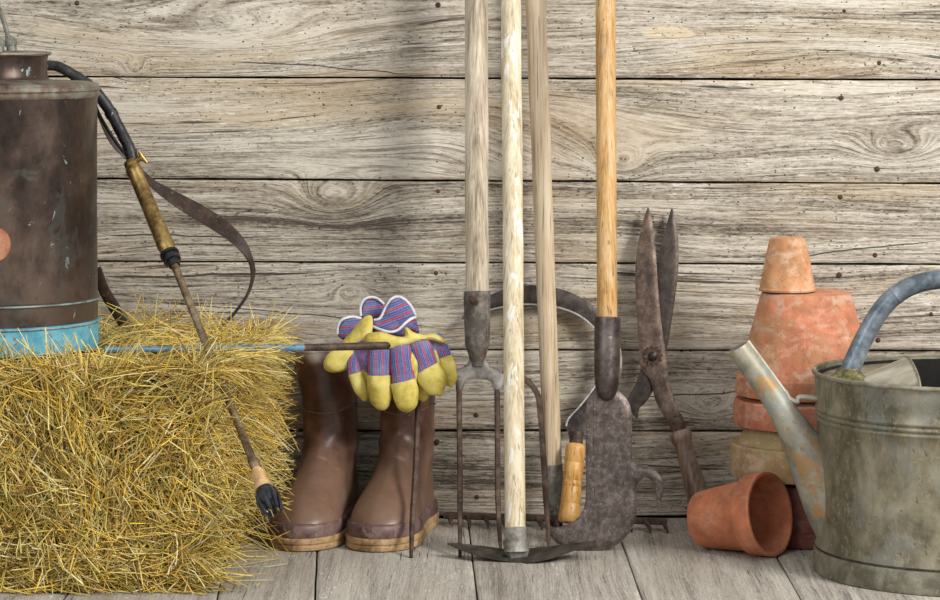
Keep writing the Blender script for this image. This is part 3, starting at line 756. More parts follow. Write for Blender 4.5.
for k in range(8):
    th = 2*PI*k/8; r_ = a1*math.cos(th)+a2*math.sin(th)
    parts.append(tube_data([pF+d2*L_*.08+r_*9*k_, pF+d2*L_*.45+r_*10.6*k_, pF+d2*L_*.95+r_*8.2*k_, pF+d2*L_*1.02+r_*6.6*k_], [.0014, .002, .0022, .001], 8))
V, F, U_ = merge(*parts); mk('nozzle', V, F, M['black_plastic'], lance, uv=U_)['label'] = 'dark ribbed nozzle'
# leather shoulder strap hanging in a loop to the right
sp_ = [(96, 108, -.22, 1.5, .6), (112, 142, -.20, 2.0, .5), (134, 164, -.19, 2.2, .3), (152, 183, -.18, 4.0, .2), (176, 199, -.17, 6.8, .1), (200, 213, -.16, 8.0, .1), (222, 227, -.15, 7.6, .1), (240, 243, -.14, 5.4, .4), (250, 259, -.135, 2.4, .8),
       (253, 274, -.13, 1.5, 1.3), (249, 291, -.13, 1.3, 1.4), (240, 306, -.13, 1.2, 1.4), (227, 321, -.13, 1.1, 1.3), (212, 331, -.14, 1.0, 1.2), (198, 336, -.16, 1.0, 1.2), (180, 342, -.18, 1.0, 1.2)]
S = cr([tuple(W(a, b, c))+(d, e) for a, b, c, d, e in sp_], 7); V = []; F = []
for i, s in enumerate(S):
    p = Vector(s[:3]); t = (Vector(S[min(i+1, len(S)-1)][:3])-Vector(S[max(i-1, 0)][:3])).normalized()
    n1 = t.cross(Vector((0, 1, 0))).normalized(); dn = (n1*math.cos(s[4])+Vector((0, 1, 0))*math.sin(s[4])); hn = t.cross(dn)
    hw = .0088 if s[4] > .8 else max(s[3]*.0013, .003); hw = s[3]*.0012/max(.2, math.cos(min(s[4], 1.25)))
    for a, b in ((-1, -1), (-.6, -1.25), (.6, -1.25), (1, -1), (1, 1), (-1, 1)):
        V.append(p+dn*hw*a+hn*.0011*b)
m = len(S)
for i in range(m-1):
    for k in range(6): F.append((i*6+k, i*6+(k+1) % 6, (i+1)*6+(k+1) % 6, (i+1)*6+k))
F += [tuple(range(6)), tuple((m-1)*6+k for k in range(6))[::-1]]
mk('shoulder_strap', V, F, M['leather'], spr, sharp=60)['label'] = 'curled brown leather strap'
V2 = cr([tuple(W(a, b, c))for a, b, c in [(96, 268, -.2), (104, 290, -.19), (116, 310, -.18), (128, 328, -.18), (142, 346, -.19)]], 6)
tube('lower_strap', V2, [.0062+.0022*i/len(V2) for i in range(len(V2))], M['leather'], spr, n=12, side=(0, 1, 0), flat=.3)

# ------------------------------------------------------------------ blue metal rod lying on the bale
def rodp(px):
    t = (px-104)/(390-104); return W(px, 349.5-4.2*t+1.2*math.sin(t*3), -.405+.15*t)
rp = [rodp(x) for x in (104, 130, 160, 200, 240, 280, 305)]
rod = thing('metal_rod', 'slim blue-painted metal rod with bare rusty end, lying across straw towards the gloves', 'rod', tuple(rodp(104)))
tube('painted_shaft', rp, .0042, M['rod_blue'], rod, n=14)
rp = [rodp(x) for x in (303, 330, 360, 384, 388, 390)]
tube('bare_end', rp, [.0042, .0044, .0046, .0047, .0043, .002], M['rust'], rod, n=14)['label'] = 'bare rusty end'

# ------------------------------------------------------------------ rubber boots
def interp(x, xs, ys):
    return float(np.interp(x, xs, ys))
def smoothtab(tab, n=8):
    c = cr(tab, n) if n > 1 else tab; return [float(p[0]) for p in c], [float(p[1]) for p in c]
WF_, WW = smoothtab([(-.062, .0), (-.056, .018), (-.040, .0275), (-.015, .030), (.02, .030), (.06, .0345), (.09, .0392), (.11, .0408), (.13, .0395), (.148, .0335), (.162, .0235), (.170, .013), (.1735, 0)])
HF, HH = smoothtab([(-.2, .5), (.025, .5), (.036, .16), (.050, .118), (.066, .097), (.085, .083), (.105, .072), (.125, .063), (.143, .054), (.156, .045), (.166, .034), (.171, .024), (.174, .01)])
def boot(root, ax, ay, ang, top, tilt, seedv):
    """ax, ay: ankle on the floor; ang: turn of the toe; top: shaft height; tilt: sideways shift of the shaft at the top"""
    ca, sa = math.cos(ang), math.sin(ang)
    def wp(f, s, z):
        # toe points to the viewer (-Y); positive ang swings it left
        k = max(0, (z-.09)/(top-.09)); s = s+tilt*k*k
        return Vector((ax+s*ca-f*sa, ay-f*ca-s*sa*1.0, z))
    def hwid(f, z):
        wf = interp(f, WF_, WW) if -.062 < f < .1725 else 0
        h = interp(f, HF, HH)
        foot = 0
        if wf > 0 and z < h:
            hh = min(h, .17); 
            q = (z-.02)/(hh-.02) if z > .02 else 0
            foot = wf*max(0, 1-q**2.6)**.55
            if f < 0: foot *= (1-.15*min(1, max(0, (z-.02)/.05)))
        k = max(0, min(1, (z-.05)/.05)); zz_ = (z-.09)/(top-.09)
        rf = .045+.010*max(0, zz_); rs = .0305+.0065*max(0, zz_)**1.5; c = -.003-.002*zz_
        rf *= 1+.03*math.sin(z*95+seedv)*(1 if z < .15 else 0)
        sh = 0; g = (f-c)/rf
        if abs(g) < 1 and k > 0: sh = rs*math.sqrt(1-g*g)*k**.5
        return (foot**5+sh**5)**.2
    def slice_(z, N=30):
        fs = np.linspace(-.066, .176, 320); ok = [f for f in fs if hwid(f, z) > .0025]
        f0, f1 = ok[0], ok[-1]
        pts = []
        for i in range(N+1):
            t = i/N; f = f0+(f1-f0)*(.5-.5*math.cos(PI*t)); w = hwid(f, z)
            e = math.sin(PI*t)
            w = w*min(1, e*2.2)**.5 if 0 < i < N else 0
            pts.append((f, w))
        ring = [(f, w) for f, w in pts]+[(f, -w) for f, w in pts[-2:0:-1]]
        return ring
    zs = list(np.linspace(.016, .11, 34))+list(np.linspace(.117, top, 22))
    rings = []
    for z in zs:
        r = []
        for (f, s) in slice_(z):
            cre = .0016*mnoise.noise(Vector((f*28+seedv, s*28, z*40)))
            fold = 0
            if .07 < z < .15: fold = .0022*math.sin(z*230+f*40+seedv+2*mnoise.noise(Vector((s*30, f*20, z*20+seedv))))*(1-abs(z-.11)/.04)
            nl = math.hypot(s, f)+1e-6
            r.append(wp(f+(f/nl)*(cre+fold*.8), s+(s/nl)*(cre+fold), z))
        rings.append(r)
    k = len(rings[0]); V = [p for r in rings for p in r]
    F = [(i*k+j, i*k+(j+1) % k, (i+1)*k+(j+1) % k, (i+1)*k+j) for i in range(len(rings)-1) for j in range(k)]
    F.append(tuple(range(k))[::-1])
    me = bpy.data.meshes.new('upper'); me.from_pydata([tuple(v) for v in V], [], F)
    bm = bmesh.new(); bm.from_mesh(me)
    low = [v for v in bm.verts if .02 < v.co.z < top-.004]
    for _ in range(4): bmesh.ops.smooth_vert(bm, verts=low, factor=.5, use_axis_x=True, use_axis_y=True, use_axis_z=True)
    bmesh.ops.recalc_face_normals(bm, faces=bm.faces); bm.to_mesh(me); bm.free()
    me.polygons.foreach_set('use_smooth', [True]*len(me.polygons)); me.update()
    up = link('upper', me, M['boot'], root)
    # ankle seam: thin raised line round the shaft
    def ringtube(z, grow, r, name, mat, par, zf=None):
        rr = slice_(z); P = []
        for (f, s) in rr+rr[:2]:
            nl = math.hypot(s, f)+1e-6
            P.append(wp(f+f/nl*grow, s+s/nl*grow, z+(zf(f) if zf else 0)))
        return tube(name, P, r, mat, par, n=6, cap=False)
    ringtube(.147, .0006, .0008, 'shaft_seam', M['boot_rand'], up, lambda f: .006*math.cos(f*40))
    # lining and rolled rim
    rr = slice_(top); k = len(rr); V = []; F = []
    spec = [(.0016, -.004), (.0020, .0008), (.0004, .0022), (-.0022, .0016), (-.0035, -.002), (-.0060, -.03), (-.0075, -.09)]
    for g, dz in spec:
        for (f, s) in slice_(top+min(dz, 0)):
            nl = math.hypot(s, f)+1e-6; V.append(wp(f+f/nl*g, s+s/nl*g, top+dz))
    for i in range(len(spec)-1):
        for j in range(k): F.append((i*k+j, i*k+(j+1) % k, (i+1)*k+(j+1) % k, (i+1)*k+j))
    mk('top_rim', V, F, M['boot_lining'], root)['label'] = 'pale dusty top rim and lining'
    # rand and sole from the same footprint
    def foot_ring(grow, z, N=44):
        out = []
        c = [(f, w) for f, w in zip(WF_, WW)]
        side = [(f, w) for f, w in c]+[(f, -w) for f, w in c[-2:0:-1]]
        for (f, w) in side:
            fc = .055; dx, dy = (f-fc)/.118, w/.04; nl = math.hypot(dx, dy)+1e-6
            out.append(wp(f+dx/nl*grow, w+dy/nl*grow, z))
        return out
    def lay(name, spec, mat):
        R_ = [foot_ring(g, z) for g, z in spec]; k = len(R_[0]); V = [p for r in R_ for p in r]
        F = [(i*k+j, i*k+(j+1) % k, (i+1)*k+(j+1) % k, (i+1)*k+j) for i in range(len(R_)-1) for j in range(k)]
        F += [tuple(range(k))[::-1], tuple((len(R_)-1)*k+j for j in range(k))]
        return mk(name, V, F, mat, root, sharp=50)
    lay('rand', [(.0015, .0150), (.0022, .016), (.0024, .0255), (.0016, .0285), (.0002, .0305), (-.002, .031)], M['boot_rand'])
    so = lay('sole', [(.0015, .0), (.0040, .0012), (.0044, .0045), (.0036, .0070), (.0028, .0076), (.0028, .0082), (.0042, .0088), (.0044, .0138), (.0030, .0152), (.001, .0153)], M['boot_sole'])
    # tread notches round the toe, lugs at the heel
    nb = []
    return root
def ank(px, Y): return ((px-470)*(DIST+Y)/FPX, Y)
axr = ank(407, -.078)
rboot = thing('rubber_boot', 'brown rubber boot with tan sole, the right one under the draped work gloves', 'boot', (axr[0], axr[1], 0), 'pair of brown rubber boots')
boot(rboot, axr[0], axr[1], math.radians(12.5), .222, .000, 1.3)
axl = ank(331, -.074)
lboot = thing('rubber_boot', 'brown rubber boot with open pale rim, the left one beside the straw bale', 'boot', (axl[0], axl[1], 0), 'pair of brown rubber boots')
boot(lboot, axl[0], axl[1], math.radians(12), .224, -.012, 4.1)

# ------------------------------------------------------------------ work gloves draped over the right boot
GY = -.165
def gw(px, py, y=GY): return W(px, py, y)
def bulge(cx=398, cy=350, w=60, h=50, amt=.016):
    return lambda x, y: Vector((0, -amt*max(0, 1-((x-cx)/w)**2-((y-cy)/h)**2), 0))
def fing(pts, mat, name, parent, n=18, flat=.62, rough=.00035):
    """pts: px, py, Y, half-width in px"""
    c = cr([(p[0], p[1], p[2], p[3]) for p in pts], 5)
    path = [W(p[0], p[1], p[2]) for p in c]; rad = [max(.0004, p[3]*.00119) for p in c]
    V, F, U_ = tube_data(path, rad, n, side=(0, 1, 0), flat=flat)
    V = [Vector(v)+Vector((mnoise.noise(Vector(v)*90), mnoise.noise(Vector(v)*90+Vector((5, 5, 5))), mnoise.noise(Vector(v)*90+Vector((9, 0, 2)))))*rough*3 for v in V]
    return mk(name, V, F, mat, parent, uv=U_, sharp=70)
gr_ = 'pair of striped work gloves'
gb = thing('work_glove', 'yellow and blue striped work glove behind, its yellow thumb pointing left under the rod', 'glove', tuple(gw(350, 345, -.15)), gr_)
slab('cuff', cr([(337, 333), (339, 324), (344, 318.5), (352, 317), (361, 318.5), (366, 322), (364, 330), (354, 335), (346, 340), (340, 338)], 4, True), lambda x, y: W(x, y, -.128), (0, -1, 0), .006, 9, M['stripe_cuff_b'], gb, g=2.2, noise_amp=.002)
cf2 = slab('cuff_back', cr([(361, 319), (360.5, 308), (364, 300), (370, 297.5), (377, 298.5), (383, 303), (384, 310), (379, 317), (370, 320)], 4, True), lambda x, y: W(x, y, -.118), (0, -1, 0), .006, 9, M['stripe_cuff_b'], gb, g=2.2, noise_amp=.002)
for pts in ([(337.5, 334, -.133), (338, 326, -.134), (342.5, 319.5, -.134), (352, 317, -.132), (361, 318.5, -.128)], [(361, 316, -.124), (360.5, 307, -.124), (364, 300, -.124), (370, 297.3, -.124), (377, 298.3, -.124), (384, 304, -.122)]):
    tube('hem', [tuple(W(*p)) for p in cr(pts, 5)], .0016, M['hem'], gb, n=8)
slab('palm', cr([(364, 317), (372, 316.5), (372.5, 330), (369, 344), (362, 353), (350, 360), (340, 358), (341, 344), (352, 331)], 4, True), lambda x, y: W(x, y, -.150-(.012*(x-340)/30)), (0, -1, 0), .006, 11, M['yellow_leather'], gb, g=2.2, noise_amp=.002)
slab('thumb', cr([(364, 349), (362, 358), (353, 366), (342, 371.5), (331, 372.5), (324.5, 369), (323.5, 362), (328, 354), (336, 348.5), (350, 345)], 4, True), lambda x, y: W(x, y, -.158), (0, -1, 0), .0085, 10, M['yellow_leather'], gb, g=2.2, noise_amp=.0025)
fing([(352, 352, -.140, 6), (356, 370, -.142, 7), (360, 384, -.140, 6.5), (362, 390, -.140, 3)], M['stripe_finger'], 'finger', gb)
fing([(418, 366, -.158, 7), (422, 384, -.163, 8), (423, 396, -.164, 6.5), (423.5, 401, -.164, 1.5)], M['yellow_leather'], 'finger', gb)['label'] = 'yellow fingertip peeping out below'
ga = thing('work_glove', 'yellow and blue striped work glove in front, four yellow fingertips hanging down', 'glove', tuple(gw(400, 345, -.165)), gr_)
# back of the hand under the fingers
slab('hand_back', cr([(350, 352), (356, 342), (368, 334), (384, 334), (400, 338), (420, 338), (440, 336), (447, 345), (450, 356), (440, 366), (425, 370), (408, 376), (390, 374), (370, 374), (356, 368)], 4, True), lambda x, y: W(x, y, -.152), (0, -1, 0), .010, 16, M['stripe_finger'], ga, g=3, noise_amp=.002, bend=bulge())
fl_ = [  # base -> tip, split fraction
    ([(357, 350, -.160, 6.5), (354, 362, -.164, 7.5), (355.5, 375, -.165, 7.2)], [(355.5, 373, -.1655, 7.6), (359, 384, -.166, 7.6), (363, 393, -.165, 6.4), (364.5, 399, -.163, 3.2), (365, 401, -.162, .4)]),
    ([(381, 342, -.170, 11), (380, 358, -.176, 12), (379.5, 377, -.177, 11.5)], [(379.5, 375, -.1775, 12), (379.5, 388, -.178, 12.4), (381, 400, -.177, 10.8), (383, 407, -.175, 6.5), (384, 410.5, -.173, .4)]),
    ([(400, 340, -.174, 10), (401, 358, -.181, 11), (404, 383, -.182, 12)], [(403.5, 381, -.1825, 12.6), (405.5, 391, -.183, 13.3), (406.5, 402, -.182, 11.6), (406.5, 409, -.180, 7), (406.5, 412.5, -.178, .4)]),
    ([(417, 338, -.170, 11), (422, 352, -.176, 11.5), (427.5, 370, -.177, 12.2)], [(427, 368, -.1775, 12.8), (431.5, 377, -.178, 14), (436, 387, -.177, 12), (439, 392.5, -.175, 7), (440.5, 396, -.173, .4)]),
    ([(433, 338, -.158, 9), (439, 347, -.162, 9), (444, 359, -.164, 8.5)], [(443.5, 357, -.1645, 9), (446.5, 366, -.165, 9), (449.5, 377, -.164, 7.5), (451, 384, -.162, 4.2), (451.5, 387.5, -.16, .4)])]
for a_, b_ in fl_:
    fo = fing(a_, M['stripe_finger'], 'finger', ga)
    fing(b_, M['yellow_leather'], 'fingertip', fo)
for pts in ([(369, 352, -.158, 3), (367, 368, -.163, 4), (368, 388, -.160, 4)], [(390, 357, -.168, 3), (391.5, 372, -.174, 4), (392, 392, -.170, 4)], [(412, 352, -.176, 4), (412, 364, -.182, 6), (412.5, 382, -.176, 5), (413, 392, -.17, 3)],
            [(432, 348, -.168, 3), (435, 360, -.174, 4.5), (438, 374, -.170, 4)], [(347, 356, -.158, 2), (362, 360, -.165, 3), (362, 378, -.163, 3.5)]):
    fing(pts, M['yellow_leather'], 'gusset', ga, n=12)
slab('knuckle_band', cr([(366, 334), (374, 331.5), (383, 331), (393, 334.5), (402, 336), (405.5, 334), (405, 327), (408, 327), (414, 331.5), (424, 334), (433, 333), (441, 336), (447.5, 342), (443, 343), (431, 339.5), (418, 341), (406, 345), (392, 348.5), (378, 348), (367, 350), (364, 342)], 4, True), lambda x, y: W(x, y, -.168), (0, -1, 0), .0075, 6, M['yellow_leather'], ga, g=2, noise_amp=.0018, bend=bulge(400, 340, 60, 40, .010))
slab('cuff', cr([(372, 320), (378, 319), (383, 314), (386, 306), (391, 299.5), (397, 297), (404, 299.5), (411, 306), (415, 313), (417, 322), (419, 333), (409, 331), (405, 336), (396, 337), (384, 334), (373, 333)], 4, True), lambda x, y: W(x, y, -.146), (0, -1, 0), .008, 13, M['stripe_cuff'], ga, g=2.2, noise_amp=.003, bend=bulge(396, 318, 40, 34, .006))
for pts in ([(374, 320, -.155), (380, 318.3, -.155), (385, 309, -.153), (390.5, 300, -.151), (397, 296.7, -.15), (404, 299, -.151), (411, 306, -.152), (415.3, 315, -.153)],
            [(372, 326, -.158), (380, 329.5, -.162), (390, 332, -.164), (398, 330, -.165), (405, 323.5, -.164), (411, 319, -.162), (416, 317, -.158)]):
    tube('hem', [tuple(W(*p)) for p in cr(pts, 5)], .0017, M['hem'], ga, n=8)

# ------------------------------------------------------------------ garden fork
def fork_y(z):
    if z >= .2: return -.128+(z-.2)*.10
    t = (.2-z)/.2; return -.128-.158*t**1.35
def FW(px, py): return WF(px, py, fork_y)
fk = thing('garden_fork', 'long handled garden fork, four thin rusty tines reaching the floor beside the right boot', 'fork', tuple(WF(480, 552, fork_y)))
hb = FW(477, 300); ht = FW(476.5, 0); ht2 = hb+(ht-hb)*(1.02/(ht-hb).length)
def handle_pts(a, b, n=26, wav=.0008, sd=0):
    return [a+(b-a)*(i/n)+Vector((mnoise.noise(Vector((i*.3, sd, 0))), mnoise.noise(Vector((i*.3, sd, 7))), 0))*wav for i in range(n+1)]
hn_ = handle_pts(hb, ht2, 40, .0008, 1)
tube('handle', hn_, [.0142+.0004*mnoise.noise(Vector((i*.5, 2, 1)))+(.0 if i < 36 else -.0005*(i-36)**1.5) for i in range(len(hn_))], M['handle_pale'], fk, n=28)
s0, s1 = FW(477, 291), FW(477.5, 366)
sp2 = [(0, .0150), (.01, .0162), (.1, .0164), (.5, .0158), (.72, .0148), (.85, .0110), (.95, .0085), (1.0, .008)]
V1 = tube_data([s0+(s1-s0)*t for t, r in sp2], [r for t, r in sp2], 30)
# lap seam of the socket
V2_ = tube_data([s0+(s1-s0)*t+Vector((.012, -.0105, 0)) for t in (0, .3, .62)], [.0012, .0012, .0008], 8)
V, F, U_ = merge(V1, V2_)
so_ = mk('socket', V, F, M['socket_iron'], fk, uv=U_)
rv = W(474.5, 300, -.132); tube('rivet', [rv+Vector((-.004, .006, .004)), rv+Vector((-.001, -.008, -.001)), rv+Vector((.002, -.011, -.003))], [.0048, .0050, .0038], M['nail'], so_, n=7)
fout = cr([(470, 352), (485, 352), (486.5, 361), (494, 369), (505, 372.5), (505, 379), (500, 390), (494, 390), (491, 382), (484, 379.5), (471, 379.5), (465, 383), (462, 391), (456.5, 391), (455, 380), (451, 375), (453, 369.5), (463, 367), (469, 361)], 4, True)
slab('tine_bridge', fout, FW, (0, -1, .05), .0046, 5, M['fork_iron'], fk, g=2.5, edge=.0018)
for k, pts in enumerate(([(454, 372), (441, 374), (429, 381), (421, 394), (418, 412), (415.5, 470), (412.5, 520), (411, 558)], [(459, 384), (459.5, 430), (460, 500), (460, 557)], [(497, 384), (497.5, 430), (498, 500), (500.5, 549)], [(502, 374), (514, 374.5), (526, 380), (535, 390), (539.5, 404), (543, 450), (546, 500), (549, 548)])):
    P = [tuple(FW(*p)) for p in cr(pts, 7)]; n_ = len(P)
    tube('tine', P, [.0035 if i < n_-8 else .0035-.0018*(i-n_+8)/8 for i in range(n_)], M['rust'], fk, n=10, sq=.35)

# ------------------------------------------------------------------ hoe
hoe_y = lean(-.305, .20)
he = thing('garden_hoe', 'chalky pale handled hoe with wide black blade resting on the floor in front', 'hoe', tuple(WF(515, 556, hoe_y)))
a_, b_ = WF(515.2, 540, hoe_y), WF(511, 0, hoe_y)
hn_ = handle_pts(a_, a_+(b_-a_)*(1.33/(b_-a_).length), 44, .0007, 3)
tube('handle', hn_, [.0121+.0003*mnoise.noise(Vector((i*.5, 8, 1)))+(0 if i < 40 else -.0004*(i-40)**1.5) for i in range(len(hn_))], M['handle_white'], he, n=26)
a_, b_ = WF(515.2, 527, hoe_y), WF(516, 552, hoe_y)
sp2 = [(0, .0125), (.02, .0134), (.5, .0128), (.85, .0132), (1.0, .0145)]
so_ = tube('socket', [a_+(b_-a_)*t for t, r in sp2], [r for t, r in sp2], M['galv_dull'], he, n=22)
bc = WF(516, 556, hoe_y); V = []; F = []; nu, nt_ = 40, 8
HW = .086
for sgn in (1, -1):
    for i in range(nu+1):
        u = -1+2*i/nu; hd = (.026 if u > 0 else .019)*(1-abs(u)**2.6)+.0012
        for j in range(nt_+1):
            t = -1+2*j/nt_
            x = .0065+u*HW*1.0; y = bc.y+.004+t*hd+.012*u*u-.003*u; z = .0030+.0125*abs(u)**1.5+(.004 if u > 0 else .0)*abs(u)+.0035*t*(1.3-u)*.8*hd/.026
            V.append((bc.x+x, y, z+sgn*.0011*(1-.6*t*t)+.0012))
k = nt_+1; N = (nu+1)*k
for i in range(nu):
    for j in range(nt_):
        q = (i*k+j, i*k+j+1, (i+1)*k+j+1, (i+1)*k+j); F.append(q); F.append(tuple(a+N for a in q[::-1]))
ed = [i*k for i in range(nu+1)]+[nu*k+j for j in range(1, k)]+[i*k+nt_ for i in range(nu-1, -1, -1)]+[j for j in range(nt_-1, 0, -1)]
for a, b in zip(ed, ed[1:]+ed[:1]): F.append((a, b, b+N, a+N))
mk('blade', V, F, M['hoe_iron'], he, sharp=40)
tube('neck', [Vector((bc.x, bc.y+.014, .020)), Vector((bc.x+.001, bc.y+.006, .010)), Vector((bc.x+.004, bc.y-.004, .0052))], [.0150, .0150, .010], M['galv_dull'], he, n=18, side=(0, 0, 1), flat=.8)

# ------------------------------------------------------------------ rake
rk_y = lean(-.052, .018)
rk = thing('garden_rake', 'garden rake with slanting tan handle and grey ferrule, toothed bar low against the boards', 'rake', tuple(WF(555, 524, rk_y)))
a_, b_ = WF(553, 470, rk_y), WF(535.5, 0, rk_y)
hn_ = handle_pts(a_, a_+(b_-a_)*(1.22/(b_-a_).length), 44, .0009, 5)
tube('handle', hn_, [.0112+.0018*min(1, i/24)+.0003*mnoise.noise(Vector((i*.5, 18, 1))) for i in range(len(hn_))], M['handle_brown'], rk, n=26)
a_, b_ = WF(552.8, 464, rk_y), WF(555.5, 519, rk_y)
sp2 = [(0, .0110), (.01, .0122), (.5, .0116), (.9, .0108), (1.0, .0095)]
so_ = tube('ferrule', [a_+(b_-a_)*t for t, r in sp2], [r for t, r in sp2], M['galv_dull'], rk, n=22)
for (px, py) in ((555, 475), (558.5, 507), (551, 509)):
    p = WF(px, py, rk_y); p.y -= .0108; lathe('rivet', [(.0030, .001), (.0028, -.0006), (.0014, -.0016), (0, -.0018)], p, M['galv_dull'], so_, axis=(0, 1, 0), n=10)
b0, b1 = W(444, 518.8, -.046), W(667, 529.5, -.092)
b0.z = .0105; b1.z = .0105
tube('rake_bar', [b0+(b1-b0)*t for t in np.linspace(0, 1, 12)], .0042, M['rust'], rk, n=10, sq=.6)
for i in range(13):
    p = b0+(b1-b0)*((i+.25)/12.5); ln = .030 if i % 3 else .026
    tube('tooth', [p, p+Vector((.002, -.010, -.001)), p+Vector((.003+.001*(i % 3), -.020, -.0040)), p+Vector((.005, -ln, -.0087))], [.0036, .0032, .0026, .0012], M['rust'], rk, n=7)
tube('rake_neck', [WF(555.5, 514, rk_y), W(556, 521, -.058), W(557, 524, -.066)], [.0092, .0088, .007], M['rust'], rk, n=14)

# ------------------------------------------------------------------ sickle
def sick_y(z): return -.098+.295*min(z, .30)
SW = lambda x, y: WF(x, y, sick_y)
sk = thing('sickle', 'sickle with ringed orange wooden handle, dark curved blade arching behind the long handles', 'sickle', tuple(SW(568, 520)))
inner = [(569, 437), (566, 426), (569, 418), (580, 406), (594, 388), (603, 373), (606.5, 357), (603, 342), (595, 328.5), (581, 316.5), (564, 309), (546, 305.5), (526, 304.2), (508, 306), (486, 311), (462, 321)]
outer = [(462, 317), (480, 302), (495, 293), (512, 287.5), (530, 285.2), (550, 287), (572, 293), (592, 305), (608, 321), (618, 339), (622, 360), (619.5, 380), (610, 400), (599, 415), (590, 426), (583, 437)]
ci = cr(inner, 4); co = cr(outer, 4)
slab('blade', [tuple(p) for p in ci]+[tuple(p) for p in co], SW, (0, -1, .3), .0016, 6, M['sickle_iron'], sk, g=3, edge=.0005)
P = [SW(*p)+Vector((0, -.0009, 0)) for p in cr(inner[1:], 4)]
tube('cutting_edge', P, .0011, M['bright_edge'], sk, n=8, side=(0, 1, 0), flat=.6)['label'] = 'bright sharpened inner edge'
tube('ferrule', [SW(576.5, 432), SW(575.8, 447)], [.0082, .0086], M['rust'], sk, n=18)
hs = [(575.8, 444, 8.3), (575.4, 445.5, 9.8), (575, 450, 10.3), (574, 462, 10), (573.9, 463, 9.6), (573.8, 464, 10), (572.4, 480, 9.9), (572.3, 481, 9.5), (572.2, 482, 9.9), (571.8, 486, 9.9), (571.7, 487, 9.5), (571.6, 488, 9.9), (570.6, 503, 10.2), (570.5, 504, 9.8), (570.4, 505, 10.2), (569.2, 516, 11), (568.9, 520.5, 11), (568.8, 522.5, 9.4)]
A0, A1 = SW(575.8, 444), SW(568.8, 522.5)
tube('handle', [A0+(A1-A0)*((b-444)/78.5) for a, b, c in hs], [c*.00121 for a, b, c in hs], M['sickle_wood'], sk, n=26)['label'] = 'ringed orange wooden handle'

# ------------------------------------------------------------------ billhook on a long handle
bh_y = lean(-.238, .16)
BW = lambda x, y: WF(x, y, bh_y)
bk = thing('slasher_billhook', 'long handled billhook with wide rusty curved blade and small rear hook', 'billhook', tuple(BW(595, 550)))
a_, b_ = BW(607.2, 325), BW(605.5, 0)
hn_ = handle_pts(a_, a_+(b_-a_)*(1.08/(b_-a_).length), 40, .0005, 9)
tube('handle', hn_, [.0121 for i in range(len(hn_))], M['handle_orange'], bk, n=28)['label'] = 'varnished orange wooden handle'
a_, b_ = BW(607.5, 317), BW(606.5, 401)
sp2 = [(0, .0125), (.005, .0158), (.3, .0156), (.6, .0154), (.78, .0146), (.88, .0128), (.95, .0098), (.985, .006), (1.0, .002)]
so_ = tube('socket', [a_+(b_-a_)*t+Vector((0, -.001, 0)) for t, r in sp2], [r for t, r in sp2], M['bill_socket'], bk, n=30)
p = BW(609, 337)+Vector((0, -.0155, 0)); lathe('rivet', [(.0034, .0016), (.0032, -.0006), (.0017, -.0018), (0, -.002)], p, M['galv_dull'], so_, axis=(0, 1, 0), n=12)
bo_ = [(599, 390), (590.5, 396), (586.5, 406), (585.5, 440), (585.8, 480), (585.5, 500), (582, 512), (574, 521), (563, 526.5), (549.5, 528.8), (550, 535), (557, 543), (570, 549), (586, 551.7), (600, 551), (614, 546.5), (626, 537), (634, 524), (637, 510), (636.3, 492), (637.5, 484), (641.5, 479.5), (646.5, 477.5), (651, 480.5), (654.5, 488), (656.5, 500), (658.8, 514), (661, 502), (663.3, 491), (662.5, 481), (658, 473), (650, 467.5), (641, 466), (635, 463.5), (632.3, 457), (632, 430), (631.5, 412), (627.5, 400), (620, 392), (613, 388), (606, 387)]
slab('blade', [tuple(p) for p in cr(bo_, 3, True)], BW, (0, -1, .16), .0034, 7, M['bill_iron'], bk, g=3.2, edge=.0006, noise_amp=.0003, nscale=60, pw=.8)
P = [BW(*p)+Vector((0, -.0034, 0)) for p in cr([(594, 396), (594, 430), (594.5, 470), (595, 496), (593, 512)], 4)]
tube('bevel_ridge', P, .0012, M['bill_iron'], bk, n=8, side=(0, 1, 0), flat=.5)

# ------------------------------------------------------------------ hedge shears
sh_y = lean(-.085, .175)
SHW = lambda x, y: WF(x, y, sh_y)
sh = thing('garden_shears', 'old rusty garden shears standing open blades up against the boards', 'shears', tuple(SHW(700, 517)))
back = [(671.8, 208.5), (667.5, 222), (663.5, 238), (659, 256), (656.5, 280), (655, 310), (650, 340), (645, 356), (640.5, 370), (635, 386), (629, 397), (627.5, 405), (632, 413), (637.5, 418.5), (639.5, 409), (647.5, 401), (655, 387), (662, 370), (666.8, 352), (670.5, 330), (675, 300), (678, 276), (679, 254), (677.5, 230), (674.5, 216)]
o1 = slab('rear_blade', [tuple(p) for p in cr(back, 3, True)], lambda x, y: SHW(x, y)+Vector((0, .004, 0)), (0, -1, .17), .0020, 5, M['shear_dark'], sh, g=3, edge=.0005)
o1['label'] = 'dark rear blade with bent bare tang'
front = [(648.3, 207.5), (644.5, 216), (641, 230), (636.8, 250), (635.2, 275), (636.3, 305), (638.3, 335), (639.3, 352), (640, 366), (645.5, 374), (650.5, 381), (655, 399), (661, 411), (669, 421), (681.5, 419), (677.5, 406), (673, 394), (669, 380), (667, 366), (665.3, 350), (662, 328), (659.5, 304), (657.3, 275), (656, 256), (654, 235), (651.5, 217)]
o2 = slab('front_blade', [tuple(p) for p in cr(front, 3, True)], SHW, (0, -1, .17), .0022, 5, M['shear_iron'], sh, g=3, edge=.0006)
pc = SHW(652.5, 355.5)+Vector((0, -.001, 0)); V = []; F = []
for dz in (0, -.0052):
    for k in range(48):
        th = 2*PI*k/48; r = .0122 if (k % 4) in (0, 1) else .0094
        V.append((pc.x+r*math.cos(th), pc.y+dz, pc.z+r*math.sin(th)))
